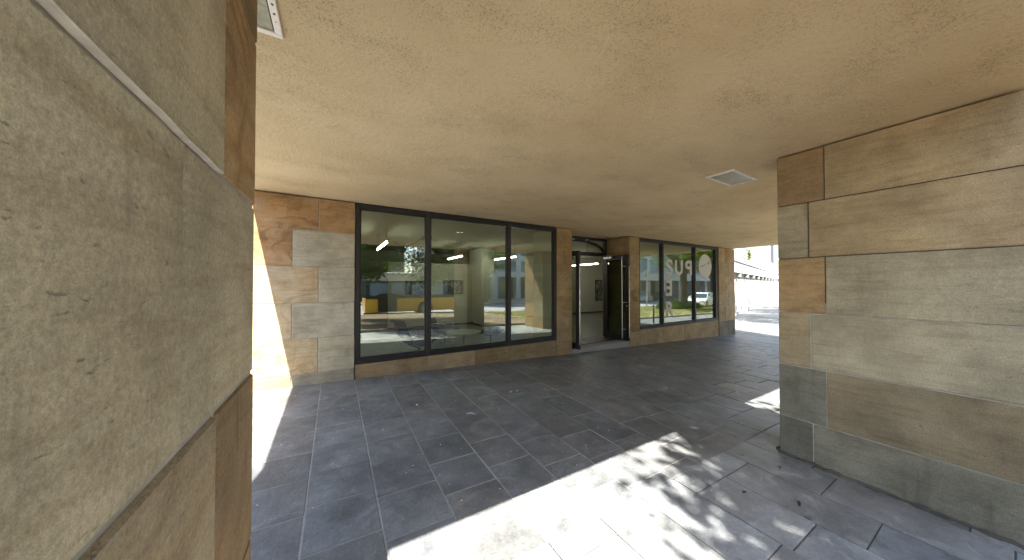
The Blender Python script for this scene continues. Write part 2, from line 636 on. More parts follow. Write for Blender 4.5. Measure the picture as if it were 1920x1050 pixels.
BED_Y = -.38
mb = MB()
v0 = []
sheet(mb, -40, 9.0, -9.42, BED_Y - .08, .035, .5, .5, fn=lambda x, y: g(x, y) + .05 * mnoise.noise(Vector((x * .8, y * .8, 3))))
tag(mb.build('planting_bed', M['soil']), kind='structure')
mb = MB()
sheet(mb, 9.0, 110, -9.42, BED_Y - .08, .035, 1.0, .5, fn=lambda x, y: g(x, y) + .05 * mnoise.noise(Vector((x * .8, y * .8, 3))))
tag(mb.build('lawn', M['lawn']), kind='structure')
mb = MB()
xa = -40.0
while xa < 60:
    za, zb = g(xa, BED_Y), g(xa + 1, BED_Y)
    v = [(xa, BED_Y - .08, za - .3), (xa + .995, BED_Y - .08, zb - .3), (xa + .995, BED_Y, zb - .3), (xa, BED_Y, za - .3),
         (xa, BED_Y - .08, za + .09), (xa + .995, BED_Y - .08, zb + .09), (xa + .995, BED_Y, zb + .09), (xa, BED_Y, za + .09)]
    mb.add(v, [(0, 1, 5, 4), (1, 2, 6, 5), (2, 3, 7, 6), (3, 0, 4, 7), (4, 5, 6, 7)])
    xa += 1.0
struct('bed_edging', mb, M['kerb'])

# ------------------------------------------------------------------ stone paving, laid slab by slab
JX0, PW = -.16, .43


def slab(mb, x0, x1, y0, y1, tone, gap=.0075, ch=.004):
    x0 += gap / 2
    x1 -= gap / 2
    y0 += gap / 2
    y1 -= gap / 2
    dz = rng.uniform(-.0022, .0022)
    ta, tb = rng.uniform(-.0035, .0035), rng.uniform(-.0035, .0035)

    def z(x, y):
        return g(x, y) + dz + ta * (x - x0) + tb * (y - y0)
    jit = lambda: rng.uniform(-.0022, .0022)
    top = [(x0 + ch + jit(), y0 + ch + jit()), (x1 - ch + jit(), y0 + ch + jit()), (x1 - ch + jit(), y1 - ch + jit()), (x0 + ch + jit(), y1 - ch + jit())]
    out = [(x0, y0), (x1, y0), (x1, y1), (x0, y1)]
    v = [(a, b, z(a, b)) for a, b in top] + [(a, b, z(a, b) - ch * .7) for a, b in out] + [(a, b, z(a, b) - .03) for a, b in out]
    F = [(0, 1, 2, 3)] + [(4 + i, 4 + (i + 1) % 4, (i + 1) % 4, i) for i in range(4)] + [(8 + i, 8 + (i + 1) % 4, 4 + (i + 1) % 4, 4 + i) for i in range(4)]
    t = tone * rng.uniform(.87, 1.13)
    w = rng.uniform(-.03, .03)
    mb.add(v, F, 0, tint=(t * (.985 + w), t * 1.02, t * (1.03 - w)), par=(.5, rng.random(), .5))


def lay(mb, i, ya, yb, tone, lens, start):
    x0 = JX0 + PW * i
    y = ya + start
    if start > .02:
        slab(mb, x0, x0 + PW, ya, min(y, yb), tone)
    while y < yb - .02:
        L = rng.choice(lens)
        y2 = y + L
        if yb - y2 < .16:
            y2 = yb
        slab(mb, x0, x0 + PW, y, y2, tone)
        y = y2


YF = 1.47
mb = MB()
for i in range(-34, 110):
    x = JX0 + PW * i
    ytop = 5.24 if -2.6 < x < 12.4 else 11.0
    if x < 2.0 and x > -2.6:
        lay(mb, i, YF, ytop, .178, [.415], (.0 if i % 2 else .16) + .05 * ((i * 7) % 3))
    else:
        lay(mb, i, YF, ytop, .172 if x < 12.4 else .15, [.50, .62, .62, .56], rng.uniform(.12, .5))
    lay(mb, i, BED_Y, YF, .235 if x < 12.4 else .16, [.62, .78, .56], rng.uniform(.15, .6))
struct('pavement', mb, M['paving'])
mb = MB()
sheet(mb, -16, 4.2, YF, 11.2, -.0035, 1, 1)
struct('paving_bed', mb, M['joint'])
mb = MB()
sheet(mb, 4.2, 48, YF, 11.2, -.009, 1, 1)
sheet(mb, -16, 48, BED_Y - .02, YF, -.010, 1, .4)
struct('paving_bed', mb, M['joint_dark'])

# ------------------------------------------------------------------ the arcade building
CZ = H + 1.270            # soffit
BF = -.06                  # front plane of pillars and soffit
BX0, BX1 = -.99, 12.56
B = thing('arcade_building', 'sandstone arcade building with yellow stucco soffit, dark framed shop windows and recessed door', 'building',
          (5.8, 8.0, g(5.8, 5)), world_children=True)
ZC = [H + .765, H + .245, H - .280, H - .790, H - 1.296]     # joints between courses, going down

OR = (.41, .285, .150)
ORD = (.29, .205, .115)
TAN = (.42, .330, .200)
TAND = (.40, .32, .20)
GRY = (.44, .385, .265)
GRN = (.51, .43, .285)
DGR = (.185, .170, .130)
YEL = (.56, .40, .21)


def block(mb, x0, x1, y0, y1, z0, z1, tint, vein=0.0, stain=.3, gap=.007, ch=.004):
    r = rng.random()
    w = rng.uniform(.95, 1.05)
    d = rng.uniform(-.0022, .0022)
    ch = ch * rng.uniform(.7, 2.2)
    h = gap / 2
    mb.box(x0 + h + d, x1 - h + d, y0 + h, y1 - h, z0 + h, z1 - h, 0, ch,
           tint=(tint[0] * w, tint[1] * w, tint[2] * w), par=(vein, r, stain))


def courses(zb):
    zs = [CZ - .016] + ZC + [zb]
    return [(zs[i + 1], zs[i]) for i in range(len(zs) - 1)]


def cladding(name, x0, x1, y0, y1, rows, axis, dark_from=None, label=None, zb=None, cut=None):
    """solid blocks, course by course; rows = list of lists of (end coordinate, tint, vein, stain) along axis"""
    mb = MB()
    if zb is None:
        zb = min(g(x0, y0), g(x1, y1)) - .25
    i = .010
    zs = courses(zb)
    zsplit = dark_from if dark_from is not None else 99
    if zsplit < 50:
        mb.box(x0 + i, x1 - i, y0 + i, y1 - i, zb, zsplit, 1, par=(0, .1, 0))
        mb.box(x0 + i, x1 - i, y0 + i, y1 - i, zsplit, CZ - .02, 2, par=(0, .1, 0))
    else:
        mb.box(x0 + i, x1 - i, y0 + i, y1 - i, zb, CZ - .02, 1, par=(0, .1, 0))
    for (za, zc), row in zip(zs, rows):
        a = (x0, y0)[axis]
        for end, tint, vein, stain in row:
            lo, hi = (a, end) if end > a else (end, a)
            if axis == 0:
                block(mb, lo, hi, y0, y1, za, zc, tint, vein, stain)
            else:
                block(mb, x0, x1, lo, hi, za, zc, tint, vein, stain)
            a = end
    o = mb.build(name, [M['stone'], M['mortar'], M['mortar_dark']], B)
    if label:
        o['label'] = label
    return o


# corner pillar beside the camera (its inner face fills the left of the picture)
PX = -.215
cladding('pillar', BX0, PX, BF, 1.24, [
    [(.80, TAND, .2, .5), (1.24, ORD, .35, .5)],
    [(.935, GRN, .05, .55), (1.24, OR, .95, .3)],
    [(.723, GRN, .0, .75), (1.24, (.49, .42, .285), .0, .6)],
    [(.893, TAND, .35, .8), (1.24, ORD, .55, .9)],
    [(.70, TAND, .3, .8), (1.24, ORD, .6, .9)],
    [(1.24, DGR, .1, 1)]], 1, label='sandstone corner pillar with grey green and orange veined blocks')
mb = MB()
rr = random.Random(5)
V, F = [], []
n = 110
for i in range(n + 1):
    y = .08 + (.90 - .08) * i / n
    zz = ZC[1] + .004 * mnoise.noise(Vector((y * 9, 0, 2)))
    w_ = .42 * (.0025 + .0065 * abs(mnoise.noise(Vector((y * 23, 4, 0)))) + .001 * rr.random()) * (1 if y < .8 else max(.15, (.9 - y) / .1))
    V += [(PX + .0016, y, zz - w_ * .6), (PX + .0034, y, zz), (PX + .0016, y, zz + w_), (PX - .008, y, zz + w_), (PX - .008, y, zz - w_ * .6)]
for i in range(n):
    a, b = i * 5, i * 5 + 5
    F += [(a + j, b + j, b + (j + 1) % 5, a + (j + 1) % 5) for j in range(5)]
mb.add(V, F, 0)
mb.build('mortar_bead', M['bead'], B)
# pillar right of the bay
cladding('pillar', 3.81, 4.45, BF, 1.21, [
    [(.873, TAN, .15, .2), (1.21, ORD, .35, .25)],
    [(.983, TAN, .15, .2), (1.21, (.36, .31, .21), .0, .3)],
    [(.873, GRY, .0, .3), (1.21, OR, .55, .3)],
    [(.975, GRY, .0, .45), (1.21, TAND, .1, .35)],
    [(.873, (.29, .235, .15), .12, .3), (1.21, (.235, .22, .17), .0, .4)],
    [(.965, (.26, .235, .175), .0, .7), (1.21, DGR, .0, .9)]], 1, dark_from=ZC[2] + .1, label='sandstone pillar with dark upper joints and grime at its foot')


def fillet(name, x0, x1, y0, y1, w=.045, h=.018):
    mb = MB()
    rr = random.Random(int(x0 * 10 + 99))
    def run(pa, pb, nx, ny):
        n = max(2, int((Vector(pb) - Vector(pa)).length / .04))
        V, F = [], []
        for i in range(n + 1):
            p = Vector(pa).lerp(Vector(pb), i / n)
            ww, hh = w * rr.uniform(.35, 1.25), h * rr.uniform(.35, 1.3)
            a = (p.x - nx * .012, p.y - ny * .012)
            b = (p.x + nx * ww, p.y + ny * ww)
            V += [(a[0], a[1], g(*a) + hh), (b[0], b[1], g(*b) + .0025), (b[0], b[1], g(*b) - .02), (a[0], a[1], g(*a) - .02)]
        for i in range(n):
            q, t_ = i * 4, i * 4 + 4
            F += [(q, t_, t_ + 1, q + 1), (q + 1, t_ + 1, t_ + 2, q + 2), (q + 2, t_ + 2, t_ + 3, q + 3), (q + 3, t_ + 3, t_, q)]
        F += [(0, 1, 2, 3), (4 * n, 4 * n + 3, 4 * n + 2, 4 * n + 1)]
        mb.add(V, F)
    run((x0, y0), (x0, y1), -1, 0)
    run((x0, y1), (x1, y1), 0, 1)
    mb.build(name, M['joint_dark'], B)


fillet('foot_mortar', 3.81, 4.45, BF, 1.21)


def random_rows(lo, hi, cut=.45):
    out = []
    for i in range(6):
        m = lo + (hi - lo) * (cut if i % 2 else 1 - cut)
        out.append([(m, rng.choice([TAN, GRY, OR, YEL]), rng.choice([0, 0, .6]), .3),
                    (hi, rng.choice([TAN, GRY, OR, TAND]), rng.choice([0, 0, .6]), .3)])
    return out


cladding('pillar', 6.95, 7.60, BF, 1.21, random_rows(BF, 1.21), 1)
cladding('pillar', 11.75, BX1 - .02, BF, 1.21, random_rows(BF, 1.21), 1)

WY = 5.2                  # front plane of the back wall
DY = 5.95                 # door plane, set back
# wall left of the first window
LG = (.50, .455, .35)
cladding('stone_wall', BX0, .272, WY, WY + .32, [
    [(-.20, (.43, .29, .16), 1.0, .15), (.272, (.40, .265, .14), .5, .15)],
    [(-.51, (.45, .30, .17), 1.0, .15), (.272, LG, .0, .2)],
    [(-.20, (.54, .45, .31), .7, .25), (.272, (.48, .43, .33), .0, .3)],
    [(-.51, (.55, .45, .30), .35, .2), (.272, LG, .0, .3)],
    [(-.20, (.58, .46, .29), .7, .3), (.272, (.48, .43, .32), .0, .25)],
    [(-.51, (.44, .30, .19), .3, 1.0), (.272, (.40, .36, .28), .0, 1.0)]], 0, label='sandstone wall with orange veined and grey blocks')
FW0, FW1 = .276, 4.262     # window 1
FV0, FV1 = 7.115, 11.30    # window 2
ZT, ZB = H + 1.245, H - 1.255


def pier(x0, x1, y1, n=5, label=None):
    rows = []
    for i in range(6):
        t = rng.choice([TAN, (.44, .33, .19), (.40, .29, .16)])
        rows.append([(x1, t, rng.choice([.1, .2, .35]), .25)])
    return cladding('pier', x0, x1, WY - .012, y1, rows, 0, label=label)


pier_l = pier(4.262, 4.70, 5.34, label='narrow sandstone pier left of the door with a faint heart scrawl')
pier_r = pier(6.70, 7.115, 5.34, label='narrow sandstone pier right of the door with scrawled letters')
for xa, xb in ((4.34, 4.70), (6.70, 7.04)):
    mb = MB()
    zs = courses(-.7)
    mb.box(xa + .01, xb - .01, 5.342, DY + .17, -.7, CZ - .02, 1, par=(0, .1, 0))
    for za, zc in zs:
        block(mb, xa, xb, 5.341, DY + .18, za, zc, rng.choice([TAN, (.42, .30, .17)]), .2, .25)
    mb.build('recess_wall', [M['stone'], M['mortar']], B)
rows = []
for i in range(6):
    m = 11.95 + (.12 if i % 2 else -.12)
    rows.append([(m, rng.choice([TAN, TAND, OR]), rng.choice([.2, .6]), .5), (BX1 - .02, rng.choice([TAN, TAND, (.40, .28, .17)]), .3, .6)])
rows[5] = [(12.0, (.25, .21, .16), 0, .9), (BX1 - .02, DGR, 0, 1)]
cladding('pier', 11.40, BX1 - .02, WY, WY + .9, rows, 0, label='end pier of mixed sandstone blocks at the far corner')

# stone base below each window
for (xa, xb, js) in ((.276, 4.258, [1.41, 2.30, 3.05]), (7.12, 11.398, [8.2, 9.3, 10.25])):
    mb = MB()
    e = [xa] + js + [xb]
    mb.box(xa, xb, WY + .035, WY + .30, -.75, ZB - .012, 1, par=(0, .1, 0))
    for a, b in zip(e[:-1], e[1:]):
        block(mb, a, b, WY + .022, WY + .31, -.8, ZB - .004, rng.choice([TAN, (.43, .33, .20), (.38, .29, .17)]), .25, .35, gap=.005)
    mb.build('window_base', [M['stone'], M['mortar'], M['mortar_dark']], B)


# ------------------------------------------------------------------ shop windows
def shop_window(xa, xb, mulls, label):
    fy0, fy1 = WY + .025, WY + .105
    mb = MB()
    w = .062
    mb.box(xa, xa + w, fy0, fy1, ZB, ZT, ch=.003)
    mb.box(xb - w, xb, fy0, fy1, ZB, ZT, ch=.003)
    mb.box(xa + w, xb - w, fy0, fy1, ZT - w, ZT, ch=.003)
    mb.box(xa + w, xb - w, fy0, fy1, ZB, ZB + w + .01, ch=.003)
    # inner glazing bead, set back
    mb.box(xa + w, xa + w + .022, fy0 + .03, fy1 - .004, ZB + w + .01, ZT - w)
    mb.box(xb - w - .022, xb - w, fy0 + .03, fy1 - .004, ZB + w + .01, ZT - w)
    mb.box(xa + w + .022, xb - w - .022, fy0 + .03, fy1 - .004, ZT - w - .022, ZT - w)
    mb.box(xa + w + .022, xb - w - .022, fy0 + .03, fy1 - .004, ZB + w + .01, ZB + w + .035)
    # dark gap filler behind the frame up to the soffit
    mb.box(xa, xb, fy0 + .03, fy1 + .06, ZT, CZ - .001)
    fr = mb.build('shop_window', M['frame'], B)
    fr['label'] = label
    e = [xa + w] + mulls + [xb - w]
    for m in mulls:
        k = MB()
        k.box(m - .035, m + .035, fy0 - .006, fy1 + .02, ZB + .01, ZT - .01, ch=.003)
        k.box(m - .055, m - .035, fy0 + .03, fy1 - .004, ZB + w + .036, ZT - w - .023)
        k.box(m + .035, m + .055, fy0 + .03, fy1 - .004, ZB + w + .036, ZT - w - .023)
        k.build('mullion', M['frame_weathered'], fr)
    for a, b in zip(e[:-1], e[1:]):
        k = MB()
        k.box(a + .006, b - .006, fy0 + .052, fy0 + .060, ZB + w - .01, ZT - w + .01)
        k.build('glass_pane', M['glass'], fr)
    return fr


win1 = shop_window(FW0, FW1, [1.413, 3.05], 'large three pane shop window with seating behind it')
win2 = shop_window(FV0 + .005, FV1, [8.23, 9.95], 'three pane shop window with white lettering and a round sticker')
mb = MB()
mb.box(FV1, 11.398, WY + .03, WY + .2, -.7, CZ - .001, ch=.003)
mb.build('corner_strip', M['frame_weathered'], B)


# lettering, as film on the glass
def text_mesh(txt, size=1.0, bold=.03):
    cu = bpy.data.curves.new('tmp_text', 'FONT')
    cu.body = txt
    cu.size = size
    cu.offset = bold
    cu.extrude = .001
    o = bpy.data.objects.new('tmp_text', cu)
    COL.objects.link(o)
    dg = bpy.context.evaluated_depsgraph_get()
    me = bpy.data.meshes.new_from_object(o.evaluated_get(dg))
    bpy.data.objects.remove(o)
    vs = [v.co.copy() for v in me.vertices]
    fs = [tuple(p.vertices) for p in me.polygons]
    return vs, fs


def letter(ch, x0, x1, z0, z1, mirror=False, y=None):
    vs, fs = text_mesh(ch)
    ax, bx = min(v.x for v in vs), max(v.x for v in vs)
    ay, by = min(v.y for v in vs), max(v.y for v in vs)
    out = []
    for v in vs:
        u = (v.x - ax) / (bx - ax)
        if mirror:
            u = 1 - u
        out.append((x0 + u * (x1 - x0), y - v.z * .8, z0 + (v.y - ay) / (by - ay) * (z1 - z0)))
    mb = MB()
    mb.add(out, fs)
    o = mb.build('letter', M['film'], win2)
    o['label'] = 'white letter ' + ch + (' reversed' if mirror else '')
    return o


GY = WY + .025 + .0500
letter('S', 8.44, 8.80, H + .256, H + .736, False, GY)
letter('U', 8.91, 9.33, H + .262, H + .720, False, GY)
letter('P', 9.47, 9.84, H + .262, H + .735, True, GY)
letter('E', 8.43, 8.74, H - .368, H + .112, True, GY)
letter('R', 8.44, 8.84, H - .99, H - .527, False, GY)
mb = MB()
n = 48
ring = [(10.65 + .405 * math.cos(2 * math.pi * i / n), H + .575 + .40 * math.sin(2 * math.pi * i / n)) for i in range(n)]
mb.prism(ring, 1, GY - .001, GY + .0015)
st = mb.build('round_sticker', M['film'], win2)
mb = MB()
r2 = random.Random(3)
xx = 10.36
cut = 0
while xx < 10.96:
    base = H + .53 + (xx - 10.36) * .26
    hh = r2.uniform(.04, .085)
    if not (10.66 < xx < 10.73):
        pts = [(xx + .036 * (.5 + .5 * math.cos(a)), GY - .003, base + hh * (.5 + .5 * math.sin(a))) for a in [j * .9 + r2.random() for j in range(6)]]
        mb.tube(pts, .006, 4)
    elif not cut:
        cut = 1
        mb.build('faint_print', M['film_ink'], win2)
        mb = MB()
    xx += .052
mb.build('faint_print', M['film_ink'], win2)


def scrawl(parent, strokes, mat=M['ink'], r=.0035):
    mb = MB()
    for s_ in strokes:
        mb.tube([(x, WY - .0122, z) for x, z in s_], r, 5)
    mb.build('scrawl', mat, parent)


zb = H - .16
scrawl(pier_r, [[(6.74, zb - .24), (6.75, zb), (6.81, zb - .16), (6.82, zb + .02)],
                [(6.86, zb - .14), (6.88, zb + .02), (6.93, zb - .01), (6.93, zb - .06), (6.87, zb - .08)],
                [(6.80, zb - .20), (6.90, zb - .18)], [(6.85, zb - .19), (6.85, zb - .32)],
                [(6.90, zb - .2), (6.925, zb - .25), (6.95, zb - .19)], [(6.925, zb - .25), (6.915, zb - .33)],
                [(6.98, zb - .2), (6.97, zb - .3), (7.02, zb - .33), (7.05, zb - .26), (7.03, zb - .2), (6.98, zb - .2)]])
zb = H + .17
scrawl(pier_l, [[(4.50, zb - .10), (4.43, zb + .0), (4.45, zb + .05), (4.49, zb + .04), (4.51, zb + .0), (4.54, zb + .05), (4.58, zb + .04), (4.58, zb - .01), (4.50, zb - .10)]], M['ink'], .003)

# ------------------------------------------------------------------ entrance
DY = 5.95
TH = H - 1.508            # threshold and interior floor level
mb = MB()
mb.box(4.702, 6.698, WY + .0, DY + .18, -.8, TH, ch=.006)
thr = mb.build('threshold', M['granite'], B)
mb = MB()
mb.box(4.75, 6.65, WY + .25, DY - .05, TH + .001, TH + .012)
mb.build('door_mat', M['black'], B)
mb = MB()
DT = H + .765             # underside of transom
x0, x1 = 4.702, 6.698
mb.box(x0, x0 + .07, DY, DY + .08, TH, CZ - .003, ch=.002)
mb.box(x1 - .07, x1, DY, DY + .08, TH, CZ - .003, ch=.002)
mb.box(x0 + .07, x1 - .07, DY, DY + .08, CZ - .08, CZ - .003, ch=.002)
mb.box(x0 + .07, x1 - .07, DY - .01, DY + .09, DT, DT + .10, ch=.002)
ent = mb.build('entrance_frame', M['frame'], B)
mb = MB()
cxd = (x0 + x1) / 2
aw, ah = .93, CZ - .08 - (DT + .10)
v, F = [], []
N = 26
for i in range(N + 1):
    t = math.pi * i / N
    for rr in (1.0, .925):
        for yy in (DY + .012, DY + .068):
            px = cxd - aw * rr * math.cos(t) * (1.0)
            pz = DT + .10 + (ah if rr == 1.0 else ah - .065) * math.sin(t)
            v.append((px, yy, pz))
for i in range(N):
    a, b = i * 4, (i + 1) * 4
    F += [(a, b, b + 1, a + 1), (a + 2, a + 3, b + 3, b + 2), (a, a + 2, b + 2, b), (a + 1, b + 1, b + 3, a + 3)]
mb.add(v, F)
mb.build('transom_arch', M['frame'], ent)
mb = MB()
mb.box(x0 + .065, x1 - .065, DY + .036, DY + .042, DT + .09, CZ - .075)
mb.build('glass_pane', M['glass'], ent)


def door_leaf(xl, ya, yb, inner, label):
    """leaf standing open at right angles to the wall; ya free edge, yb hinge edge; inner = -1 or +1 side of the pull bar"""
    z0, z1 = TH + .012, DT - .01
    t = .055
    mb = MB()
    mb.box(xl, xl + t, ya, ya + .10, z0, z1, ch=.003)
    mb.box(xl, xl + t, yb - .10, yb, z0, z1, ch=.003)
    mb.box(xl, xl + t, ya + .10, yb - .10, z1 - .11, z1, ch=.003)
    mb.box(xl, xl + t, ya + .10, yb - .10, z0, z0 + .14, ch=.003)
    d = mb.build('door_leaf', M['frame'], B)
    d['label'] = label
    mb = MB()
    mb.box(xl + .024, xl + .032, ya + .095, yb - .095, z0 + .13, z1 - .10)
    mb.build('glass_pane', M['door_glass'], d)
    xs = xl - .055 if inner < 0 else xl + t + .055
    mb = MB()
    mb.tube([(xs, ya + .16, z0 + .05), (xs, ya + .16, z1 - .04)], .014, 12)
    for zz in (z0 + .3, z1 - .3):
        mb.tube([(xs, ya + .16, zz), (xl if inner < 0 else xl + t, ya + .09, zz)], .008, 8)
    mb.build('pull_bar', M['steel'], d)
    mb = MB()
    zz = TH + 1.02
    s = -1 if inner < 0 else 1
    xf = xl if inner < 0 else xl + t
    mb.tube([(xf, ya + .05, zz), (xf + s * .05, ya + .05, zz)], .011, 8)
    mb.tube([(xf + s * .05, ya + .05, zz), (xf + s * .05, ya + .15, zz - .005)], .010, 8)
    mb.build('lever_handle', M['steel'], d)
    mb = MB()
    mb.tube([(xf, ya + .05, zz - .09), (xf + s * .012, ya + .05, zz - .09)], .022, 10)
    mb.build('lock_cylinder', M['steel'], d)
    mb = MB()
    mb.box(xl + .018, xl + .038, ya - .003, ya + .001, z0 + .1, z1 - .3)
    for q in (.35, 1.02, 1.25, 1.75):
        mb.box(xl + .014, xl + .042, ya - .006, ya - .002, TH + q, TH + q + .12)
    mb.build('lock_strip', M['steel'], d)
    return d


door_leaf(4.765, 5.05, DY - .005, 1, 'left glass door leaf standing open, seen edge on')
door_leaf(6.58, 5.13, DY - .005, -1, 'right glass door leaf standing open with a long steel pull bar')
mb = MB()
mb.box(6.50, 6.575, 5.62, 5.90, DT - .075, DT - .025, ch=.004)
mb.tube([(6.53, 5.68, DT - .03), (6.45, 5.60, DT - .01), (6.35, 5.93, DT + .0)], .008, 6)
mb.build('door_closer', M['steel'], B)

# ------------------------------------------------------------------ soffit, upper storeys, interior shell
mb = MB()
mb.box(BX0, BX1, BF, 6.05, CZ, CZ + .12)
sof = mb.build('soffit', M['stucco'], B)
mb = MB()
for k in range(5):
    za, zb_ = CZ + .12 + k * 3.1, CZ + .12 + (k + 1) * 3.1
    mb.box(BX0, BX1, BF, BF + .3, za + (0 if k else .0), za + 1.05, tint=TAN, par=(.2, .3 + .1 * k, .2))
    xs = BX0
    for j in range(5):
        xa = BX0 + j * (BX1 - BX0) / 4.4
        mb.box(xa, min(BX1, xa + .9), BF + .003, BF + .3, za + 1.05, zb_, tint=TAN, par=(.2, .05 * j + .1 * k, .2))
mb.box(BX0 + .003, BX0 + .3, BF + .3, 13, CZ + .12, CZ + 15.6, tint=TAN, par=(.2, .3, .2))
mb.box(BX1 - .3, BX1 - .003, BF + .3, 13, CZ + .12, CZ + 15.6, tint=TAN, par=(.2, .3, .2))
mb.box(BX0, BX1, BF, 13, CZ + 15.62, CZ + 16.0, tint=TAN, par=(.2, .3, .2))
mb.build('upper_wall', M['stone'], B)
for k in range(5):
    for j in range(4):
        xa = BX0 + j * (BX1 - BX0) / 4.4 + .9
        xb = min(BX1, BX0 + (j + 1) * (BX1 - BX0) / 4.4)
        k2 = MB()
        za = CZ + .12 + k * 3.1 + 1.05
        k2.box(xa, xb, BF + .12, BF + .16, za, za + 2.04)
        k2.build('upper_window', M['far_glass'], B)
IZ = CZ - .012            # interior ceiling
RX0, RX1, RY1 = -.70, 12.30, 12.4
mb = MB()
mb.box(RX0, RX1, DY + .18, RY1, TH - .2, TH)
mb.box(RX0, 4.70, WY + .32, DY + .18, TH - .2, TH - .0005)
mb.box(7.12, RX1, WY + .32, DY + .18, TH - .2, TH - .0005)
mb.build('interior_floor', M['int_floor'], B)
mb = MB()
mb.box(RX0, RX1, DY + .09, RY1, IZ, IZ + .1)
mb.box(RX0, 4.70, WY + .14, DY + .088, IZ - .0005, IZ + .011)
mb.box(7.12, RX1, WY + .14, DY + .088, IZ - .0005, IZ + .011)
mb.build('interior_ceiling', M['ceiling_paint'], B)
mb = MB()
mb.box(RX0 - .2, RX0, WY + .33, RY1, TH, IZ)
mb.box(RX1, RX1 + .2, WY + .95, RY1, TH, IZ)
mb.box(RX0 - .2, RX1 + .2, RY1, RY1 + .2, TH, IZ)
mb.box(4.46, 4.95, 9.6, 10.7, TH, IZ)
mb.box(5.6, RX1, 11.2, 11.35, TH, IZ)
mb.box(4.258, 4.337, 5.345, DY + .18, TH, IZ)
mb.box(7.043, 7.12, 5.345, DY + .18, TH, IZ)
mb.box(.0, .272, 5.525, 5.56, TH, IZ)
mb.build('interior_wall', M['white_paint'], B)
mb = MB()
mb.box(1.50, 4.455, 10.45, 10.62, TH, H + .72)
part = mb.build('partition', M['white_paint'], B)
mb = MB()
mb.box(1.50, 4.455, 10.44, 10.449, TH, TH + .06)
mb.box(4.44, 4.459, 9.6, 10.44, TH, TH + .06)
mb.box(5.6, RX1, 11.19, 11.199, TH, TH + .06)
mb.build('skirting', M['frame_weathered'], B)
mb = MB()
mb.box(RX0, .55, 9.4, 10.3, TH, H + .9)
mb.build('dark_cabinet', M['frame_weathered'], B)

# wooden vents, door drains etc. of the soffit: rectangular lamps
def soffit_lamp(x0, x1, y0, y1, label):
    t = thing('ceiling_lamp', label, 'ceiling light', ((x0 + x1) / 2, (y0 + y1) / 2, CZ), group='recessed lamps in the soffit', world_children=True)
    w, zb_ = .032, CZ - .016
    mb = MB()
    mb.box(x0, x1, y0, y0 + w, zb_, CZ - .001, ch=.003)
    mb.box(x0, x1, y1 - w, y1, zb_, CZ - .001, ch=.003)
    mb.box(x0, x0 + w, y0 + w, y1 - w, zb_, CZ - .001, ch=.003)
    mb.box(x1 - w, x1, y0 + w, y1 - w, zb_, CZ - .001, ch=.003)
    mb.build('frame', M['lamp_frame'], t)
    mb = MB()
    mb.box(x0 + w + .006, x1 - w - .006, y0 + w + .006, y1 - w - .006, CZ - .008, CZ - .003)
    mb.build('diffuser', M['diffuser'], t)
    mb = MB()
    mb.box(x0 + w, x1 - w, y0 + w, y1 - w, CZ - .0028, CZ - .0012)
    mb.build('backing', M['black'], t)
    rr = random.Random(int(x0 * 100))
    for q in range(9):
        mb = MB()
        if q % 3 == 0:
            a, b = rr.uniform(x0 + .02, x1 - .02), rr.choice([y0 + .014, y1 - .016])
        else:
            a, b = rr.choice([x0 + .014, x1 - .016]), rr.uniform(y0 + .02, y1 - .02)
        s = rr.uniform(.002, .005)
        mb.prism([(a + s * rr.uniform(.6, 1.4) * math.cos(j * 1.05), b + s * rr.uniform(.6, 2.0) * math.sin(j * 1.05)) for j in range(6)], 2, zb_ - .0008, zb_ + .001)
        mb.build('rust_spot', M['rust'], t)


soffit_lamp(3.785, 4.39, 1.565, 1.865, 'rectangular white framed lamp in the soffit beside the right pillar')
soffit_lamp(-.83, -.232, 1.61, 1.912, 'rust spotted white framed lamp in the soffit beside the corner pillar')

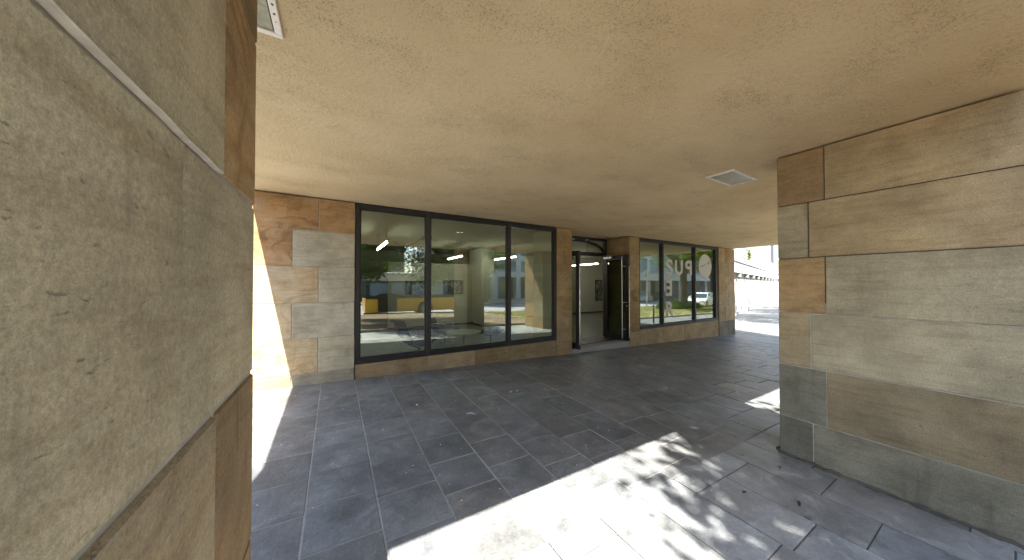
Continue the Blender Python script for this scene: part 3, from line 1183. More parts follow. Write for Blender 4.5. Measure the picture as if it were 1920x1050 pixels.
# ------------------------------------------------------------------ inside the shop
def lounge_chair(label, loc, rz):
    t = thing('lounge_chair', label, 'chair', loc, rz, 'lounge chairs round the low table')
    prof = [(-.50, .80), (-.46, .83), (-.42, .78), (-.36, .62), (-.30, .48), (-.23, .37), (-.12, .32), (.02, .335), (.16, .375), (.24, .40), (.28, .375)]
    W = .24
    mb = MB()
    n = len(prof)
    v = []
    for (x, z) in prof:
        for y in (-W, W):
            sag = 0
            v.append((x, y, z))
    for (x, z) in prof:
        for y in (-W, W):
            v.append((x + .008, y, z - .016))
    F = []
    for i in range(n - 1):
        a = i * 2
        F.append((a, a + 1, a + 3, a + 2))
        b = a + 2 * n
        F.append((b, b + 2, b + 3, b + 1))
        F.append((a, a + 2, b + 2, b))
        F.append((a + 1, b + 1, b + 3, a + 3))
    mb.add(v, F, smooth=True)
    # ribs pressed in the sling
    for i in range(2, n - 1):
        x, z = prof[i]
        mb.tube([(x, -W + .01, z + .004), (x, W - .01, z + .004)], .006, 5)
    mb.build('sling', M['sling'], t)
    for s in (-1, 1):
        mb = MB()
        mb.tube([(x, s * (W + .008), z - .008) for x, z in prof], .008, 8)
        mb.build('side_rail', M['steel'], t)
    for s in (-1, 1):
        mb = MB()
        y = s * (W + .045)
        mb.tube([(-.31, s * (W + .014), .50), (-.29, y, .54), (-.10, y, .56), (.08, y, .55), (.11, y, .50), (.06, s * (W + .014), .36)], .010, 8)
        mb.build('armrest', M['steel'], t)
    mb = MB()
    mb.tube([(-.12, -W, .30), (-.10, 0, .275), (-.12, W, .30)], .012, 8)
    mb.tube([(.14, -W, .35), (.08, 0, .285), (.14, W, .35)], .012, 8)
    mb.tube([(-.10, 0, .275), (.08, 0, .285)], .016, 8)
    mb.tube([(-.02, 0, .285), (-.02, 0, .07)], .017, 10)
    mb.build('column', M['frame'], t)
    mb = MB()
    for q in range(4):
        a = q * math.pi / 2 + .6
        c_, s_ = math.cos(a), math.sin(a)
        mb.tube([(-.02, 0, .10), (-.02 + .15 * c_, .15 * s_, .075), (-.02 + .31 * c_, .31 * s_, .035)], [.018, .014, .010], 8)
        mb.tube([(-.02 + .30 * c_, .30 * s_, .036), (-.02 + .30 * c_, .30 * s_, .0)], .012, 8)
    mb.build('star_base', M['steel'], t)
    return t


chair0 = lounge_chair('blue black sling lounge chair behind the left pane, seen from its side', (1.45, 5.98, TH), R(18))
for lab, loc, rz in (('sling lounge chair with a tall dark back, left behind the round table', (2.36, 7.15, TH), R(-38)),
                     ('sling lounge chair at the right of the round table facing left', (3.20, 6.42, TH), R(172))):
    c = copy_tree(chair0)
    c['label'] = lab
    c.location = loc
    c.rotation_euler = (0, 0, rz)
t = thing('round_table', 'low round pale table between the lounge chairs', 'table', (2.45, 6.20, TH))
mb = MB()
N = 48
mb.prism([(.385 * math.cos(2 * math.pi * i / N), .385 * math.sin(2 * math.pi * i / N)) for i in range(N)], 2, .435, .455)
mb.build('tabletop', M['tabletop'], t)
mb = MB()
mb.tube([(0, 0, .0), (0, 0, .435)], .022, 12)
mb.build('column', M['steel'], t)
mb = MB()
for q in range(4):
    a = q * math.pi / 2 + .3
    mb.tube([(0, 0, .05), (.27 * math.cos(a), .27 * math.sin(a), .015)], [.018, .010], 8)
mb.build('foot', M['steel'], t)


def tube_light(label, xa, ya, yb, z):
    t = thing('tube_light', label, 'ceiling light', (xa, (ya + yb) / 2, z), group='lit tube lights in the shop', world_children=True)
    mb = MB()
    mb.box(xa - .03, xa + .03, ya - .1, yb + .5, z + .045, z + .075)
    for yy in (ya + .1, yb - .1):
        mb.tube([(xa, yy, z + .07), (xa, yy, IZ - .001)], .004, 6)
    mb.build('rail', M['frame_weathered'], t)
    L = (yb - ya) / 2
    for q in range(2):
        mb = MB()
        mb.tube([(xa, ya + q * L + .05, z + .012), (xa, ya + (q + 1) * L - .05, z + .012)], .020, 10)
        mb.build('tube', M['tube'], t)


tube_light('lit pair of tubes hanging behind the left pane', .95, 6.75, 8.40, H + .86)
tube_light('lit pair of tubes hanging above the partition with pictures', 3.35, 8.6, 10.0, H + .83)
tube_light('lit pair of tubes hanging by the white wall return', 4.86, 7.9, 9.4, H + .83)
tube_light('lit pair of tubes hanging by the back wall seen through the door', 9.2, 8.6, 11.0, H + .80)
dl0 = None
LAB = ['behind the left pane, nearer the glass', 'behind the left pane, deeper in the room', 'above the round table, left of the pair',
       'above the round table, right of the pair', 'deep in the room, left of the pair', 'deep in the room, right of the pair']
for lab, (x, y) in zip(LAB, [(1.15, 6.8), (1.13, 8.5), (2.63, 6.93), (3.38, 6.96), (2.55, 8.6), (3.3, 8.57)]):
    if dl0 is None:
        dl0 = thing('downlight', '', 'ceiling light', (x, y, IZ), group='small round downlights in the shop ceiling')
        mb = MB()
        mb.prism([(.075 * math.cos(j * math.pi / 10), .075 * math.sin(j * math.pi / 10)) for j in range(20)], 2, -.014, -.001)
        mb.build('trim_ring', M['steel'], dl0)
        mb = MB()
        mb.prism([(.05 * math.cos(j * math.pi / 10), .05 * math.sin(j * math.pi / 10)) for j in range(20)], 2, -.017, -.0145)
        mb.build('lens', M['frame_weathered'], dl0)
        o = dl0
    else:
        o = copy_tree(dl0)
    o.location = (x, y, IZ)
    o['label'] = 'small round downlight ' + lab
t = thing('projector', 'black projector hanging from the shop ceiling with a slack cable', 'projector', (1.98, 7.5, IZ), world_children=True)
mb = MB()
mb.box(1.87, 2.09, 7.38, 7.62, IZ - .17, IZ - .08, ch=.01)
mb.tube([(1.98, 7.5, IZ - .08), (1.98, 7.5, IZ - .001)], .018, 8)
mb.build('housing', M['black'], t)
mb = MB()
mb.tube([(1.87, 7.5, IZ - .12), (1.75, 7.5, IZ - .22), (1.60, 7.5, IZ - .31), (1.42, 7.5, IZ - .36), (1.2, 7.45, IZ - .28), (1.02, 7.4, IZ - .16), (1.0, 7.4, IZ - .001)], .007, 6)
mb.build('cable', M['black'], t)


def picture(label, x0, x1, z0, z1, y, seed, grp=True):
    t = thing('picture', label, 'picture', ((x0 + x1) / 2, y, z0), group='dark pictures hung on white walls', world_children=True)
    mb = MB()
    mb.box(x0, x1, y - .03, y - .001, z0, z1, ch=.004)
    mb.build('frame', M['black'], t)
    mb = MB()
    mb.box(x0 + .02, x1 - .02, y - .034, y - .0305, z0 + .02, z1 - .02)
    mb.build('print', m_picture('print_%d' % seed, seed * 1.7), t)


picture('dark print on the partition, left one behind the window', 2.05, 2.75, H - .36, H + .10, 10.45, 1)
picture('dark print on the partition, right one behind the window', 3.35, 4.10, H - .38, H + .12, 10.45, 2)
picture('tall dark picture on the wall seen through the open door', 11.72, 12.22, H - .90, H + .20, 11.2, 3)

# ------------------------------------------------------------------ trees
def make_tree(name, label, cat, loc, seed, trunk_h, crown_c, crown_r, trunk_r=.22, nclump=170, per=75, leaf=.085, mat='leaf', extra_clumps=None, group='plane trees along the verge'):
    rr = random.Random(seed)
    t = thing(name, label, cat, loc, group=group)
    wood = MB()
    cc = Vector(crown_c)
    lean = Vector((cc.x * .25, cc.y * .25, 0))
    top = Vector((lean.x, lean.y, trunk_h))
    pts = [Vector((0, 0, -.1)), Vector((lean.x * .05, 0, .25)), lean * .4 + Vector((0, 0, trunk_h * .5)), top]
    wood.tube(pts, [trunk_r * 1.5, trunk_r * 1.1, trunk_r * .95, trunk_r * .85], 14)
    clumps = []
    for i in range(nclump):
        while True:
            p = Vector((rr.uniform(-1, 1), rr.uniform(-1, 1), rr.uniform(-1, 1)))
            if .25 < p.length < 1:
                break
        lum = 1 + .35 * mnoise.noise(p * 1.7 + Vector((seed, 0, 0)))
        clumps.append(cc + Vector((p.x * crown_r[0], p.y * crown_r[1], p.z * crown_r[2])) * lum)
    if extra_clumps:
        clumps += [Vector(h) + Vector((rr.uniform(-.4, .4), rr.uniform(-.4, .4), rr.uniform(-.25, .25))) for h in extra_clumps for _ in range(4)]
    limbs = []
    for q in range(8):
        a = q * math.pi / 4 + rr.uniform(-.3, .3)
        e = cc + Vector((math.cos(a) * crown_r[0] * .62, math.sin(a) * crown_r[1] * .62, rr.uniform(-.35, .45) * crown_r[2]))
        m = top.lerp(e, .45) + Vector((0, 0, .35 + rr.uniform(-.2, .4)))
        wood.tube([top - Vector((0, 0, .15)), top.lerp(m, .5) + Vector((0, 0, .1)), m, e], [trunk_r * .55, trunk_r * .42, trunk_r * .3, trunk_r * .08], 8)
        limbs += [m, m.lerp(e, .5), e]
    e = cc + Vector((0, 0, crown_r[2] * .7))
    wood.tube([top, top.lerp(e, .5) + Vector((.15, .1, 0)), e], [trunk_r * .7, trunk_r * .4, trunk_r * .08], 8)
    limbs += [top.lerp(e, .5), e]
    for c_ in clumps[::2]:
        n_ = min(limbs, key=lambda l_: (l_ - c_).length)
        mid = n_.lerp(c_, .5) + Vector((0, 0, .12))
        wood.tube([n_, mid, c_], [trunk_r * .10, trunk_r * .07, .012], 5)
    wood.build('trunk', M['bark'], t)
    lv = MB()
    V, F = [], []
    for c_ in clumps:
        sc = rr.uniform(.34, .78)
        for q in range(per):
            d = Vector((rr.gauss(0, 1), rr.gauss(0, 1), rr.gauss(0, .65))) * sc * .5
            p = c_ + d
            n_ = Vector((rr.gauss(0, .6), rr.gauss(0, .6), 1)).normalized()
            a = n_.orthogonal().normalized()
            a.rotate(Matrix.Rotation(rr.uniform(0, 6.28), 3, n_))
            b = n_.cross(a)
            s = leaf * rr.uniform(.6, 1.35)
            k = len(V)
            V += [p - a * s, p + b * s * .62 - n_ * s * .15, p + a * s * 1.1, p - b * s * .62 - n_ * s * .15]
            F.append((k, k + 1, k + 2, k + 3))
    lv.add(V, F)
    o = lv.build('crown', M[mat], t)
    return t


extra_clumps = []
for q in range(26):
    extra_clumps.append((rng.uniform(-6.0, -.5), rng.uniform(-.8, 1.1), rng.uniform(2.3, 4.0)))
for q in range(14):
    extra_clumps.append((rng.uniform(-4.3, -3.2), rng.uniform(2.5, 3.4), rng.uniform(6.2, 7.9)))  # high leaf clumps added to keep sun off the right pillar
treeA = make_tree('plane_tree', 'broad tree with low hanging branches on the bare planting bed in front of the arcade', 'tree',
                  (6.7, -6.3, g(6.7, -6.3)), 11, 3.2, (-4.5, .42, 6.5), (2.45, 2.55, 2.5), .24, 380, 95, .08, extra_clumps=extra_clumps)
treeB = make_tree('plane_tree', 'leaning tree on the lawn mirrored in the lettered window', 'tree',
                  (27.6, -5.0, g(27.6, -5)), 23, 3.1, (-.4, .3, 6.3), (4.2, 3.8, 3.1), .34, 170, 60, .11, mat='leaf2')
for lab, loc, rz, sc in (
        ('nearest tree on the paving past the end of the arcade', (20.8, 2.0), 2.1, .95),
        ('middle tree on the paving before the white terraced building', (27.2, 3.2), 4.0, .95),
        ('farthest tree on the paving before the white terraced building', (35.5, 4.6), 3.0, 1.05),
        ('small tree on the bed left of the arcade', (-9.5, -5.5), 1.2, .95)):
    c = copy_tree(treeB)
    c.location = (loc[0], loc[1], g(*loc))
    c.rotation_euler = (0, 0, rz)
    c.scale = (sc, sc, sc)
    c['label'] = lab
for i, (lab, loc, rz, sc) in enumerate((
        ('dense street tree across the road, far left behind the bus', (-6, -26), .4, 1.35),
        ('dense street tree across the road, behind the back of the bus', (2.5, -27.5), 1.9, 1.45),
        ('dense street tree across the road, above the front of the bus', (9.5, -27), 3.3, 1.2),
        ('street tree across the road before the white office building', (17.5, -26), 5.0, 1.0),
        ('street tree across the road near the parked silver car', (52, -14), 2.6, 1.1))):
    c = copy_tree(treeA if i < 3 else treeB)
    c.location = (loc[0], loc[1], g(*loc))
    c.rotation_euler = (0, 0, rz)
    c.scale = (sc, sc, sc)
    c['label'] = lab
    c['group'] = 'street trees across the road'

# a low shrub at the foot of the leaning tree
t = thing('shrub', 'low dark green shrub round the foot of the leaning tree', 'shrub', (27.6, -5.4, g(27.6, -5.4)))
mb = MB()
V, F = [], []
for q in range(5200):
    a, r_ = rng.uniform(0, 6.28), math.sqrt(rng.random())
    p = Vector((3.0 * r_ * math.cos(a), 1.3 * r_ * math.sin(a), rng.random() * .75 * math.sqrt(max(0, 1 - r_ * r_ * .85))))
    n_ = Vector((rng.gauss(0, .7), rng.gauss(0, .7), 1)).normalized()
    a_ = n_.orthogonal()
    b_ = n_.cross(a_)
    k = len(V)
    V += [p - a_ * .06, p + b_ * .04, p + a_ * .06, p - b_ * .04]
    F.append((k, k + 1, k + 2, k + 3))
mb.add(V, F)
mb.build('foliage', M['leaf'], t)
mb = MB()
for q in range(14):
    a = q * .45
    mb.tube([(.3 * math.cos(a), .3 * math.sin(a), -.05), (1.8 * math.cos(a), .8 * math.sin(a), .4)], [.02, .008], 5)
mb.build('stem', M['bark'], t)

# grass blades on the lawn
mb = MB()
V, F = [], []
for q in range(26000):
    x = 9 + 34 * rng.random() ** 1.2
    y = rng.uniform(-9.3, BED_Y - .1)
    z = g(x, y) + .03
    a = rng.uniform(0, 6.28)
    h_ = rng.uniform(.05, .16)
    w_ = .012
    dx, dy = math.cos(a) * w_, math.sin(a) * w_
    k = len(V)
    V += [(x - dx, y - dy, z), (x + dx, y + dy, z), (x + rng.uniform(-.05, .05), y + rng.uniform(-.05, .05), z + h_)]
    F.append((k, k + 1, k + 2))
mb.add(V, F)
tag(mb.build('grass', M['grass']), 'short grass and weeds growing on the lawn strip', 'grass', kind='stuff')

# ------------------------------------------------------------------ street furniture
t = thing('bollard', 'dark metal bollard on the paving past the arcade, nearer the building', 'bollard', (13.4, 1.55, g(13.4, 1.55)), group='dark metal bollards')
mb = MB()
mb.tube([(0, 0, -.05), (0, 0, .86), (0, 0, .90)], [.038, .038, .030], 14)
mb.build('post', M['frame'], t)
mb = MB()
mb.tube([(0, 0, .70), (0, 0, .76)], .041, 14)
mb.build('collar', M['steel'], t)
b2 = copy_tree(t)
b2.location = (14.6, 1.2, g(14.6, 1.2))
b2['label'] = 'dark metal bollard on the paving past the arcade, farther along'
t = thing('sign_post', 'thin grey traffic sign post on the lawn by the road', 'sign post', (20.8, -4.0, g(20.8, -4)))
mb = MB()
mb.tube([(0, 0, -.1), (0, 0, 3.4)], .038, 12)
mb.build('post', M['steel'], t)
mb = MB()
mb.prism([(.3 * math.cos(j * math.pi / 12), 2.95 + .3 * math.sin(j * math.pi / 12)) for j in range(24)], 1, -.05, -.04)
mb.build('sign_plate', M['panel'], t)
t = thing('traffic_beacon', 'red and white striped traffic beacon at the kerb', 'traffic beacon', (39.0, -9.0, g(39, -9)))
mb = MB()
mb.box(-.3, .3, -.2, .2, 0, .12, ch=.02)
mb.build('foot', M['black'], t)
mb = MB()
for q in range(6):
    mb.box(-.125, .125, -.03, .03, .12 + q * .17, .29 + q * .17, q % 2)
mb.build('blade', [M['red'], M['white_wall']], t)


# ------------------------------------------------------------------ vehicles
def wheel(parent, x, y, r, w, side):
    mb = MB()
    prof = [(-w / 2, r * .62), (-w / 2, r * .93), (-w * .36, r), (w * .36, r), (w / 2, r * .93), (w / 2, r * .62)]
    N = 24
    V, F = [], []
    for i in range(N):
        a = 2 * math.pi * i / N
        for (yy, rr) in prof:
            V.append((x + rr * math.cos(a), y + yy, r + rr * math.sin(a)))
    n = len(prof)
    for i in range(N):
        for j in range(n):
            a, b = i * n, ((i + 1) % N) * n
            F.append((a + j, a + (j + 1) % n, b + (j + 1) % n, b + j))
    mb.add(V, F, smooth=True)
    wh = mb.build('wheel', M['tyre'], parent)
    mb = MB()
    ys = y + side * w * .42
    mb.tube([(x, ys - .02, r), (x, ys + .02, r)], r * .60, 20)
    for q in range(5):
        a = q * 2 * math.pi / 5
        mb.tube([(x, ys + side * .025, r), (x + r * .55 * math.cos(a), ys + side * .03, r + r * .55 * math.sin(a))], r * .07, 5)
    mb.build('rim', M['rim'], wh)


def car(label, loc, rz, paint, group, tall=1.46, L=4.3):
    t = thing('parked_car', label, 'car', loc, rz, group)
    k = L / 4.3
    low = [(-2.12, .32), (-2.15, .60), (-2.08, .88), (-1.3, .97), (.95, .97), (1.75, .84), (2.10, .66), (2.15, .38), (2.05, .24), (-2.0, .24)]
    up = [(-1.95, .95), (-1.55, tall - .06), (-1.1, tall), (.05, tall - .02), (.38, tall - .12), (1.08, .95)]
    W = .88
    mb = MB()
    n = len(low)
    V = []
    for (ww, sh) in ((-W, .93), (-W + .09, 1.0), (W - .09, 1.0), (W, .93)):
        for (x, z) in low:
            V.append((x * k * (.975 if abs(ww) == W else 1), ww, .24 + (z - .24) * sh if z > .9 else z))
    F = []
    for j in range(3):
        for i in range(n):
            F.append((j * n + i, j * n + (i + 1) % n, (j + 1) * n + (i + 1) % n, (j + 1) * n + i))
    F += [tuple(range(n)), tuple(range(3 * n, 4 * n))[::-1]]
    mb.add(V, F)
    mb.build('body', paint, t)
    # cabin: glass with a painted roof
    n = len(up)
    mb = MB()
    V = [(x * k, -.80 + (.14 if z > 1.1 else 0), z) for x, z in up] + [(x * k, .80 - (.14 if z > 1.1 else 0), z) for x, z in up]
    F = [tuple(range(n)), tuple(range(n, 2 * n))[::-1]] + [(i, i + n, (i + 1) % n + n, (i + 1) % n) for i in range(n)]
    mb.add(V, F)
    mb.build('windows', M['car_glass'], t)
    mb = MB()
    rf = [(-1.50 * k, tall - .035), (-1.1 * k, tall + .006), (.05 * k, tall - .012), (.33 * k, tall - .085)]
    V = []
    for (x, z) in rf:
        V += [(x, -.67, z), (x, .67, z), (x, -.67, z + .02), (x, .67, z + .02)]
    F = []
    for i in range(3):
        a, b = i * 4, i * 4 + 4
        F += [(a, b, b + 1, a + 1), (a + 2, a + 3, b + 3, b + 2), (a, a + 2, b + 2, b), (a + 1, b + 1, b + 3, a + 3)]
    F += [(0, 1, 3, 2), (12, 14, 15, 13)]
    mb.add(V, F)
    for s in (-1, 1):
        for (xa, za, xb, zb_) in ((-1.95, .95, -1.5, tall - .04), (-.45, .96, -.42, tall - .02), (1.08, .95, .33, tall - .10)):
            mb.tube([(xa * k, s * .80, za), (xb * k, s * .672, zb_)], .035, 6)
    mb.build('roof', paint, t)
    for x in (-1.32 * k, 1.33 * k):
        for s in (-1, 1):
            wheel(t, x, s * .80, .33, .22, s)
    for s in (-1, 1):
        mb = MB()
        mb.box(1.93 * k, 2.125 * k, s * .60 - .19, s * .60 + .19, .60, .74, ch=.03)
        mb.build('headlight', M['lamp_glass'], t)
        mb = MB()
        mb.box(-2.165 * k, -2.0 * k, s * .66 - .14, s * .66 + .14, .68, .88, ch=.02)
        mb.build('tail_light', M['red'], t)
        mb = MB()
        mb.box(.62 * k, .76 * k, s * .93 - .09, s * .93 + .09, .94, 1.07, ch=.03)
        mb.build('wing_mirror', paint, t)
    mb = MB()
    mb.box(2.08 * k, 2.165 * k, -.42, .42, .34, .52, ch=.02)
    mb.build('grille', M['black'], t)
    return t


car('white hatchback parked on the verge behind the leaning tree', (33.8, -6.6, g(33.8, -6.6) - .0), R(168), M['car_white'], 'cars mirrored in the shop windows')
car('silver estate car parked across the road under the canopy building', (41, -19.6, g(41, -19.6) - .155), R(2), M['car_silver'], 'cars mirrored in the shop windows', 1.66, 4.6)
car('dark blue car parked across the road behind the silver one', (48, -19.6, g(48, -19.6) - .155), R(1), M['car_dark'], 'cars mirrored in the shop windows')

# bus standing at the kerb
BXs, BYs = 1.75, -11.1
t = thing('bus', 'yellow and white city bus standing at the kerb, mirrored in the large window', 'bus', (BXs, BYs, g(BXs + 5, BYs) - .16))
BL, BW = 8.3, 2.5


def bb(name, mat, x0, x1, y0, y1, z0, z1, ch=.0, parent=None):
    k = MB()
    k.box(x0, x1, y0, y1, z0, z1, ch=ch)
    return k.build(name, mat, parent or t)


k = MB()
# side shell, with wheel arches cut as polygons
def side(y0, y1, mi=0):
    z0, z1 = .32, 1.22
    arches = [(3.9, .56), (6.95, .56)]
    xs = 0.0
    for (cx_, rr) in arches:
        k.box(xs, cx_ - rr, y0, y1, z0, z1, mi)
        N = 12
        for q in range(N):
            a0, a1 = math.pi - math.pi * q / N, math.pi - math.pi * (q + 1) / N
            pa = (cx_ + rr * math.cos(a0), .48 + rr * math.sin(a0))
            pb = (cx_ + rr * math.cos(a1), .48 + rr * math.sin(a1))
            k.prism([(pa[0], pa[1]), (pb[0], pb[1]), (pb[0], z1), (pa[0], z1)], 1, y0, y1, mi)
        xs = cx_ + rr
    k.box(xs, BL, y0, y1, z0, z1, mi)


side(-.02, .03)
side(-BW - .03, -BW + .02)
k.box(-.02, .06, -BW + .02, -.02, .32, 1.22)
k.box(BL - .06, BL + .02, -BW + .02, -.02, .32, 1.22)
k.build('body', M['bus_yellow'], t)
bb('floor_pan', M['black'], .1, BL - .1, -BW + .06, -.06, .30, .42)
bb('dark_skirt', M['black'], .75, 1.95, .031, .045, .34, 1.55)
bb('roof', M['bus_white'], 0, BL, -BW, 0, 2.86, 3.02, .05)
bb('roof_band', M['bus_white'], .0, BL, -.05, .012, 2.42, 2.855)
bb('roof_band', M['bus_white'], .0, BL, -BW - .012, -BW + .05, 2.42, 2.855)
bb('roof_unit', M['bus_white'], 3.0, 6.5, -BW + .4, -.4, 3.02, 3.28, .06)
bb('window_band', M['car_glass'], .02, BL - .02, -BW + .02, -.02, 1.221, 2.419)
for q in range(6):
    xa = .25 + q * 1.35
    bb('window', M['bus_window'] if q in (0, 1, 2, 3, 5, 6) else M['car_glass'], xa, xa + 1.15, -.018, .006, 1.45, 2.28)
bb('windscreen', M['car_glass'], BL - .01, BL + .015, -BW + .15, -.15, 1.25, 2.7)
for xx in (3.9, 6.95):
    wheel(t, xx, -.14, .48, .28, 1)
    wheel(t, xx, -BW + .14, .48, .28, -1)


# ------------------------------------------------------------------ buildings across the road
def office(name, label, x0, x1, yf, depth, zt, base, storeys, bay, wallm, glassm, group=None, colw=.9):
    t = thing(name, label, 'building', ((x0 + x1) / 2, yf, base), group=group, world_children=True)
    gf = 4.0
    mb = MB()
    mb.box(x0, x1, yf - depth, yf - 1.6, base - 1, base + gf)
    mb.build('ground_floor', M['far_glass'], t)
    sh = (zt - gf) / storeys
    mb = MB()
    for s_ in range(storeys + 1):
        z = base + gf + s_ * sh
        mb.box(x0, x1, yf - depth, yf, z, z + .9)
    mb.box(x0 + .01, x1 - .01, yf - depth + .01, yf - .45, base + gf + .9, base + zt)
    mb.build('wall', wallm, t)
    nb = int((x1 - x0) / bay)
    cnt = 0
    for i in range(nb + 1):
        mb = MB()
        xx = x0 + i * (x1 - x0 - colw) / nb
        mb.box(xx, xx + colw, yf - .9, yf + .05, base - 1, base + zt + .3)
        mb.build('column', wallm, t)
    for s_ in range(storeys):
        for i in range(nb):
            if cnt > 95:
                break
            cnt += 1
            xa = x0 + i * (x1 - x0 - colw) / nb + colw + .05
            xb = x0 + (i + 1) * (x1 - x0 - colw) / nb - .05
            z = base + gf + s_ * sh + .95
            mb = MB()
            mb.box(xa, xb, yf - .40, yf - .34, z, z + sh - 1.0)
            mb.build('window', glassm, t)
    return t


office('office_building', 'white office building with broad columns across the road', 13.5, 46, -33.5, 14, 15, -1.3, 4, 4.2, M['panel'], M['blue_glass'])
office('office_building', 'long grey building behind the trees across the road', -48, 9, -36, 14, 13, -.8, 3, 6, M['concrete'], M['far_glass'])
t = office('shop_building', 'long pale building with a white canopy on the far side of the crossing', 34, 104, -23.5, 9, 14, -1.3, 3, 5.0, M['panel'], M['blue_glass'])
mb = MB()
mb.box(33, 104.5, -22.9, -20.9, 2.1, 3.2)
mb.build('canopy', M['white_wall'], t)

# ------------------------------------------------------------------ the white terraced building at the far end of the arcade
A0 = Vector((15.0, 7.2))
AD = Vector((.967, .254))
AN = Vector((AD.y, -AD.x))       # faces the street


def ab(mb, s0, s1, d0, d1, z0, z1, mi=0, **kw):
    """box in the wall's own frame: s along it, d out towards the street"""
    P = []
    for z in (z0, z1):
        for d in (d0, d1):
            for s_ in (s0, s1):
                q = A0 + AD * s_ + AN * d
                P.append((q.x, q.y, z))
    mb.add(P, [(0, 2, 3, 1), (4, 5, 7, 6), (0, 1, 5, 4), (2, 6, 7, 3), (0, 4, 6, 2), (1, 3, 7, 5)], mi, **kw)


q0 = A0 + AD * 15
T = thing('terrace_building', 'sunlit white building with corbelled terrace, railing and tall columns past the arcade', 'building', (q0.x, q0.y, g(q0.x, 9)), world_children=True)
ZL = H + 1.38
mb = MB()
ab(mb, 0, 60, -6, 0, -1.6, ZL - .5)
mb.build('wall', M['white_wall'], T)
mb = MB()
ab(mb, 0, 60, -6, .25, ZL - .70, ZL + .02)
ab(mb, 0, 60, -.1, .32, ZL - .06, ZL + .021)
mb.build('ledge', M['white_wall'], T)
for s_ in (4.0, 7.0, 10.4, 14.0, 17.5, 21.0, 24.5, 28.0, 32.0, 36.0):
    mb = MB()
    ab(mb, s_, s_ + .5, .0, .22, ZL - .95, ZL - .701)
    ab(mb, s_ + .04, s_ + .46, .0, .12, ZL - 1.10, ZL - .951)
    mb.build('corbel', M['concrete'], T)
for s_ in (3.0, 7.2, 12.2, 18.0, 24.0):
    mb = MB()
    ab(mb, s_, s_ + 1.9, .0, .03, g(20, 9) + .1, ZL - 1.2)
    mb.build('blockwork_panel', M['pale_block'], T)
    mb = MB()
    ab(mb, s_ + 2.1, s_ + 2.6, .0, .012, g(20, 9) + .2, ZL - 1.15)
    mb.build('slot', M['pale_block'], T)
mb = MB()
for i in range(60):
    s_ = .3 + i * .8
    ab(mb, s_, s_ + .05, .30, .35, ZL + .02, ZL + .95)
ab(mb, 0, 60, .29, .36, ZL + .95, ZL + 1.02)
for zz in (.12, .33, .54, .75):
    ab(mb, 0, 60, .31, .34, ZL + zz, ZL + zz + .03)
mb.build('railing', M['pale_block'], T)
mb = MB()
ab(mb, 0, 60, -6, -1.2, ZL + .03, ZL + 9)
mb.build('glazed_front', M['shade_glass'], T)
for (sa, sb) in ((1.5, 5.2), (10.4, 14.6), (21.0, 27.8), (33.0, 44.0)):
    mb = MB()
    ab(mb, sa, sb, -1.19, -.70, ZL + .03, ZL + 9)
    mb.build('column', M['white_wall'], T)
for (sa, sb) in ((5.2, 10.4), (14.6, 21.0), (27.8, 33.0)):
    mb = MB()
    n_ = int((sb - sa) / 1.1)
    for q in range(n_):
        xx = sa + (q + .5) * (sb - sa) / n_
        ab(mb, xx, xx + .10, -1.19, -1.05, ZL + .03, ZL + 8.9)
    mb.build('window_bars', M['panel'], T)
mb = MB()
ab(mb, 0, 60, -6, .1, ZL + 9.01, ZL + 10)
mb.build('roof_slab', M['white_wall'], T)
pl = thing('potted_plant', 'small yellow green plant on the terrace railing of the white building', 'plant', (*(A0 + AD * 9.9 + AN * .2), ZL + .03))
mb = MB()
V, F = [], []
for q in range(900):
    p = Vector((rng.gauss(0, .22), rng.gauss(0, .12), .55 + rng.gauss(0, .2)))
    n_ = Vector((rng.gauss(0, 1), rng.gauss(0, 1), rng.gauss(0, 1))).normalized()
    a_ = n_.orthogonal()
    b_ = n_.cross(a_)
    k = len(V)
    V += [p - a_ * .05, p + b_ * .03, p + a_ * .05, p - b_ * .03]
    F.append((k, k + 1, k + 2, k + 3))
mb.add(V, F)
mb.build('foliage', M['leaf2'], pl)
mb = MB()
mb.tube([(0, 0, 0), (0, 0, .3)], [.12, .16], 12)
mb.build('pot', M['concrete'], pl)

rk = thing('wire_rack', 'red and grey wire display rack standing on the sunny pavement by the white wall', 'rack', (33.5, 9.3, g(33.5, 9.3)), R(15))
mb = MB()
for xx in (-.5, -.25, 0, .25, .5):
    mb.tube([(xx, 0, 0), (xx, 0, 1.75)], .018, 6)
for zz in (.05, .5, .95, 1.4, 1.75):
    mb.tube([(-.5, 0, zz), (.5, 0, zz)], .018, 6)
    mb.tube([(-.5, .4, zz), (-.5, 0, zz)], .014, 6)
    mb.tube([(.5, .4, zz), (.5, 0, zz)], .014, 6)
mb.tube([(-.5, .4, 0), (-.5, .4, 1.75)], .018, 6)
mb.tube([(.5, .4, 0), (.5, .4, 1.75)], .018, 6)
mb.build('rack_frame', M['car_silver'], rk)
mb = MB()
for zz in (.35, .8, 1.25):
    for xx in (-.36, -.1, .16):
        mb.box(xx, xx + .2, -.03, -.015, zz, zz + .2)
mb.build('card', M['red'], rk)

# ------------------------------------------------------------------ litter
def px_floor(px, py):
    u, v = (px - 960) / 560, (532 - py) / 560
    th = R(30.74)
    xw, yw = u * math.cos(th) + math.sin(th), -u * math.sin(th) + math.cos(th)
    tt = -H / (v + .0294 * xw - .021 * yw)
    return xw * tt, yw * tt


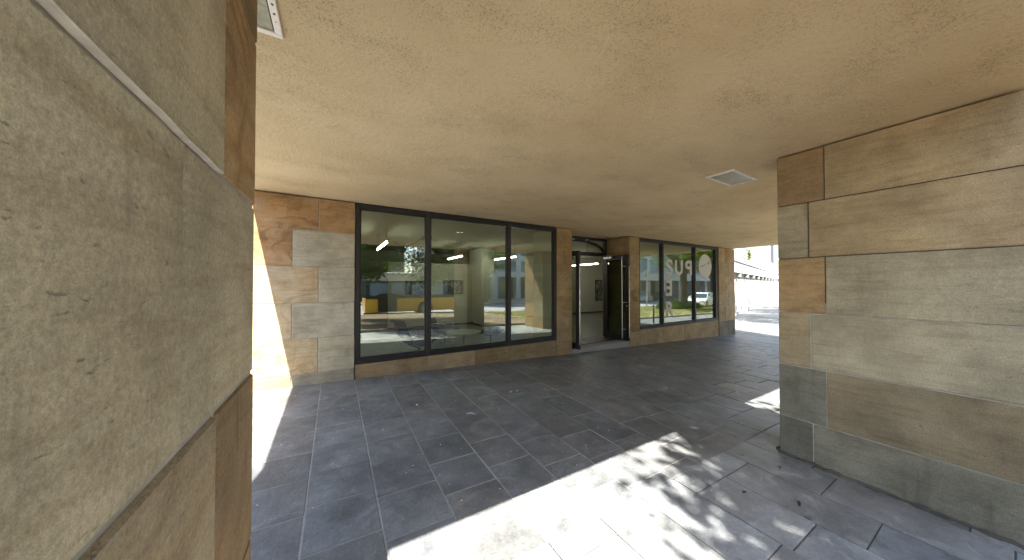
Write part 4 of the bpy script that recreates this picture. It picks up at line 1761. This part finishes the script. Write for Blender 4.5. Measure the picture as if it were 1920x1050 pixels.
def leaf_shape(name, label, cat, px, py, L, W, ang, mat, curl=.004):
    x, y = px_floor(px, py)
    mb = MB()
    N = 8
    V = []
    for i in range(N + 1):
        t_ = i / N
        w = W * math.sin(math.pi * min(1, t_ * .96 + .02)) * .5
        z = .003 + curl * math.sin(math.pi * t_)
        V += [((t_ - .5) * L, -w, z), ((t_ - .5) * L, w, z + .002), ((t_ - .5) * L, -w, z + .0012), ((t_ - .5) * L, w, z + .0032)]
    F = []
    for i in range(N):
        a, b = i * 4, i * 4 + 4
        F += [(a, b, b + 1, a + 1), (a + 2, a + 3, b + 3, b + 2), (a, a + 2, b + 2, b), (a + 1, b + 1, b + 3, a + 3)]
    F += [(0, 1, 3, 2), (4 * N, 4 * N + 2, 4 * N + 3, 4 * N + 1)]
    mb.add(V, F)
    o = mb.build(name, mat)
    o.location = (x, y, g(x, y) + .002)
    o.rotation_euler = (0, 0, R(ang))
    tag(o, label, cat)


leaf_shape('fallen_leaf', 'narrow pale curled leaf on the dark paving before the large window', 'leaf', 883, 776, .11, .018, -38, M['scrap'], .012)
leaf_shape('fallen_leaf', 'dark dry leaf on the pale paving before the right pillar', 'leaf', 1494, 942, .075, .016, 20, M['dry_leaf'])
leaf_shape('fallen_leaf', 'dark oval dry leaf left of the narrow one on pale paving', 'leaf', 1392, 921, .045, .02, -10, M['dry_leaf'])
leaf_shape('fallen_leaf', 'small dry leaf on pale paving near the foot of the right pillar', 'leaf', 1458, 875, .035, .02, 60, M['dry_leaf'])
leaf_shape('paper_scrap', 'white paper scrap on dark paving before the window, left of a pair', 'litter', 958, 735, .05, .03, 10, M['scrap'])
leaf_shape('paper_scrap', 'white paper scrap on dark paving before the window, right of a pair', 'litter', 969, 733, .04, .03, 70, M['scrap'])
leaf_shape('paper_scrap', 'single white paper scrap beside the tile joint before the window', 'litter', 783, 759, .03, .03, 30, M['scrap'])
x, y = px_floor(864, 938)
mb = MB()
mb.tube([(-.014, 0, .005), (.006, .002, .005)], .004, 8, 0)
mb.tube([(.006, .002, .005), (.018, .003, .005)], .0038, 8, 1)
o = mb.build('cigarette_butt', [M['filter'], M['scrap']])
o.location = (x, y, g(x, y) + .001)
tag(o, 'orange cigarette butt on the dark paving near the sunlit edge', 'litter')
mb = MB()
for q in range(330):
    x, y = rng.uniform(-.5, 9), rng.uniform(.3, 5.1)
    s = rng.uniform(.002, .0065)
    z = g(x, y)
    pts = [(x + s * rng.uniform(.5, 1.2) * math.cos(j * 1.25), y + s * rng.uniform(.5, 1.2) * math.sin(j * 1.25)) for j in range(5)]
    mb.prism(pts, 2, z, z + .004)
tag(mb.build('grit', M['scrap']), 'tiny pale specks of grit and petals strewn over the paving', 'grit', kind='stuff')
for o in bpy.data.objects:
    if '_w' in o:
        del o['_w']
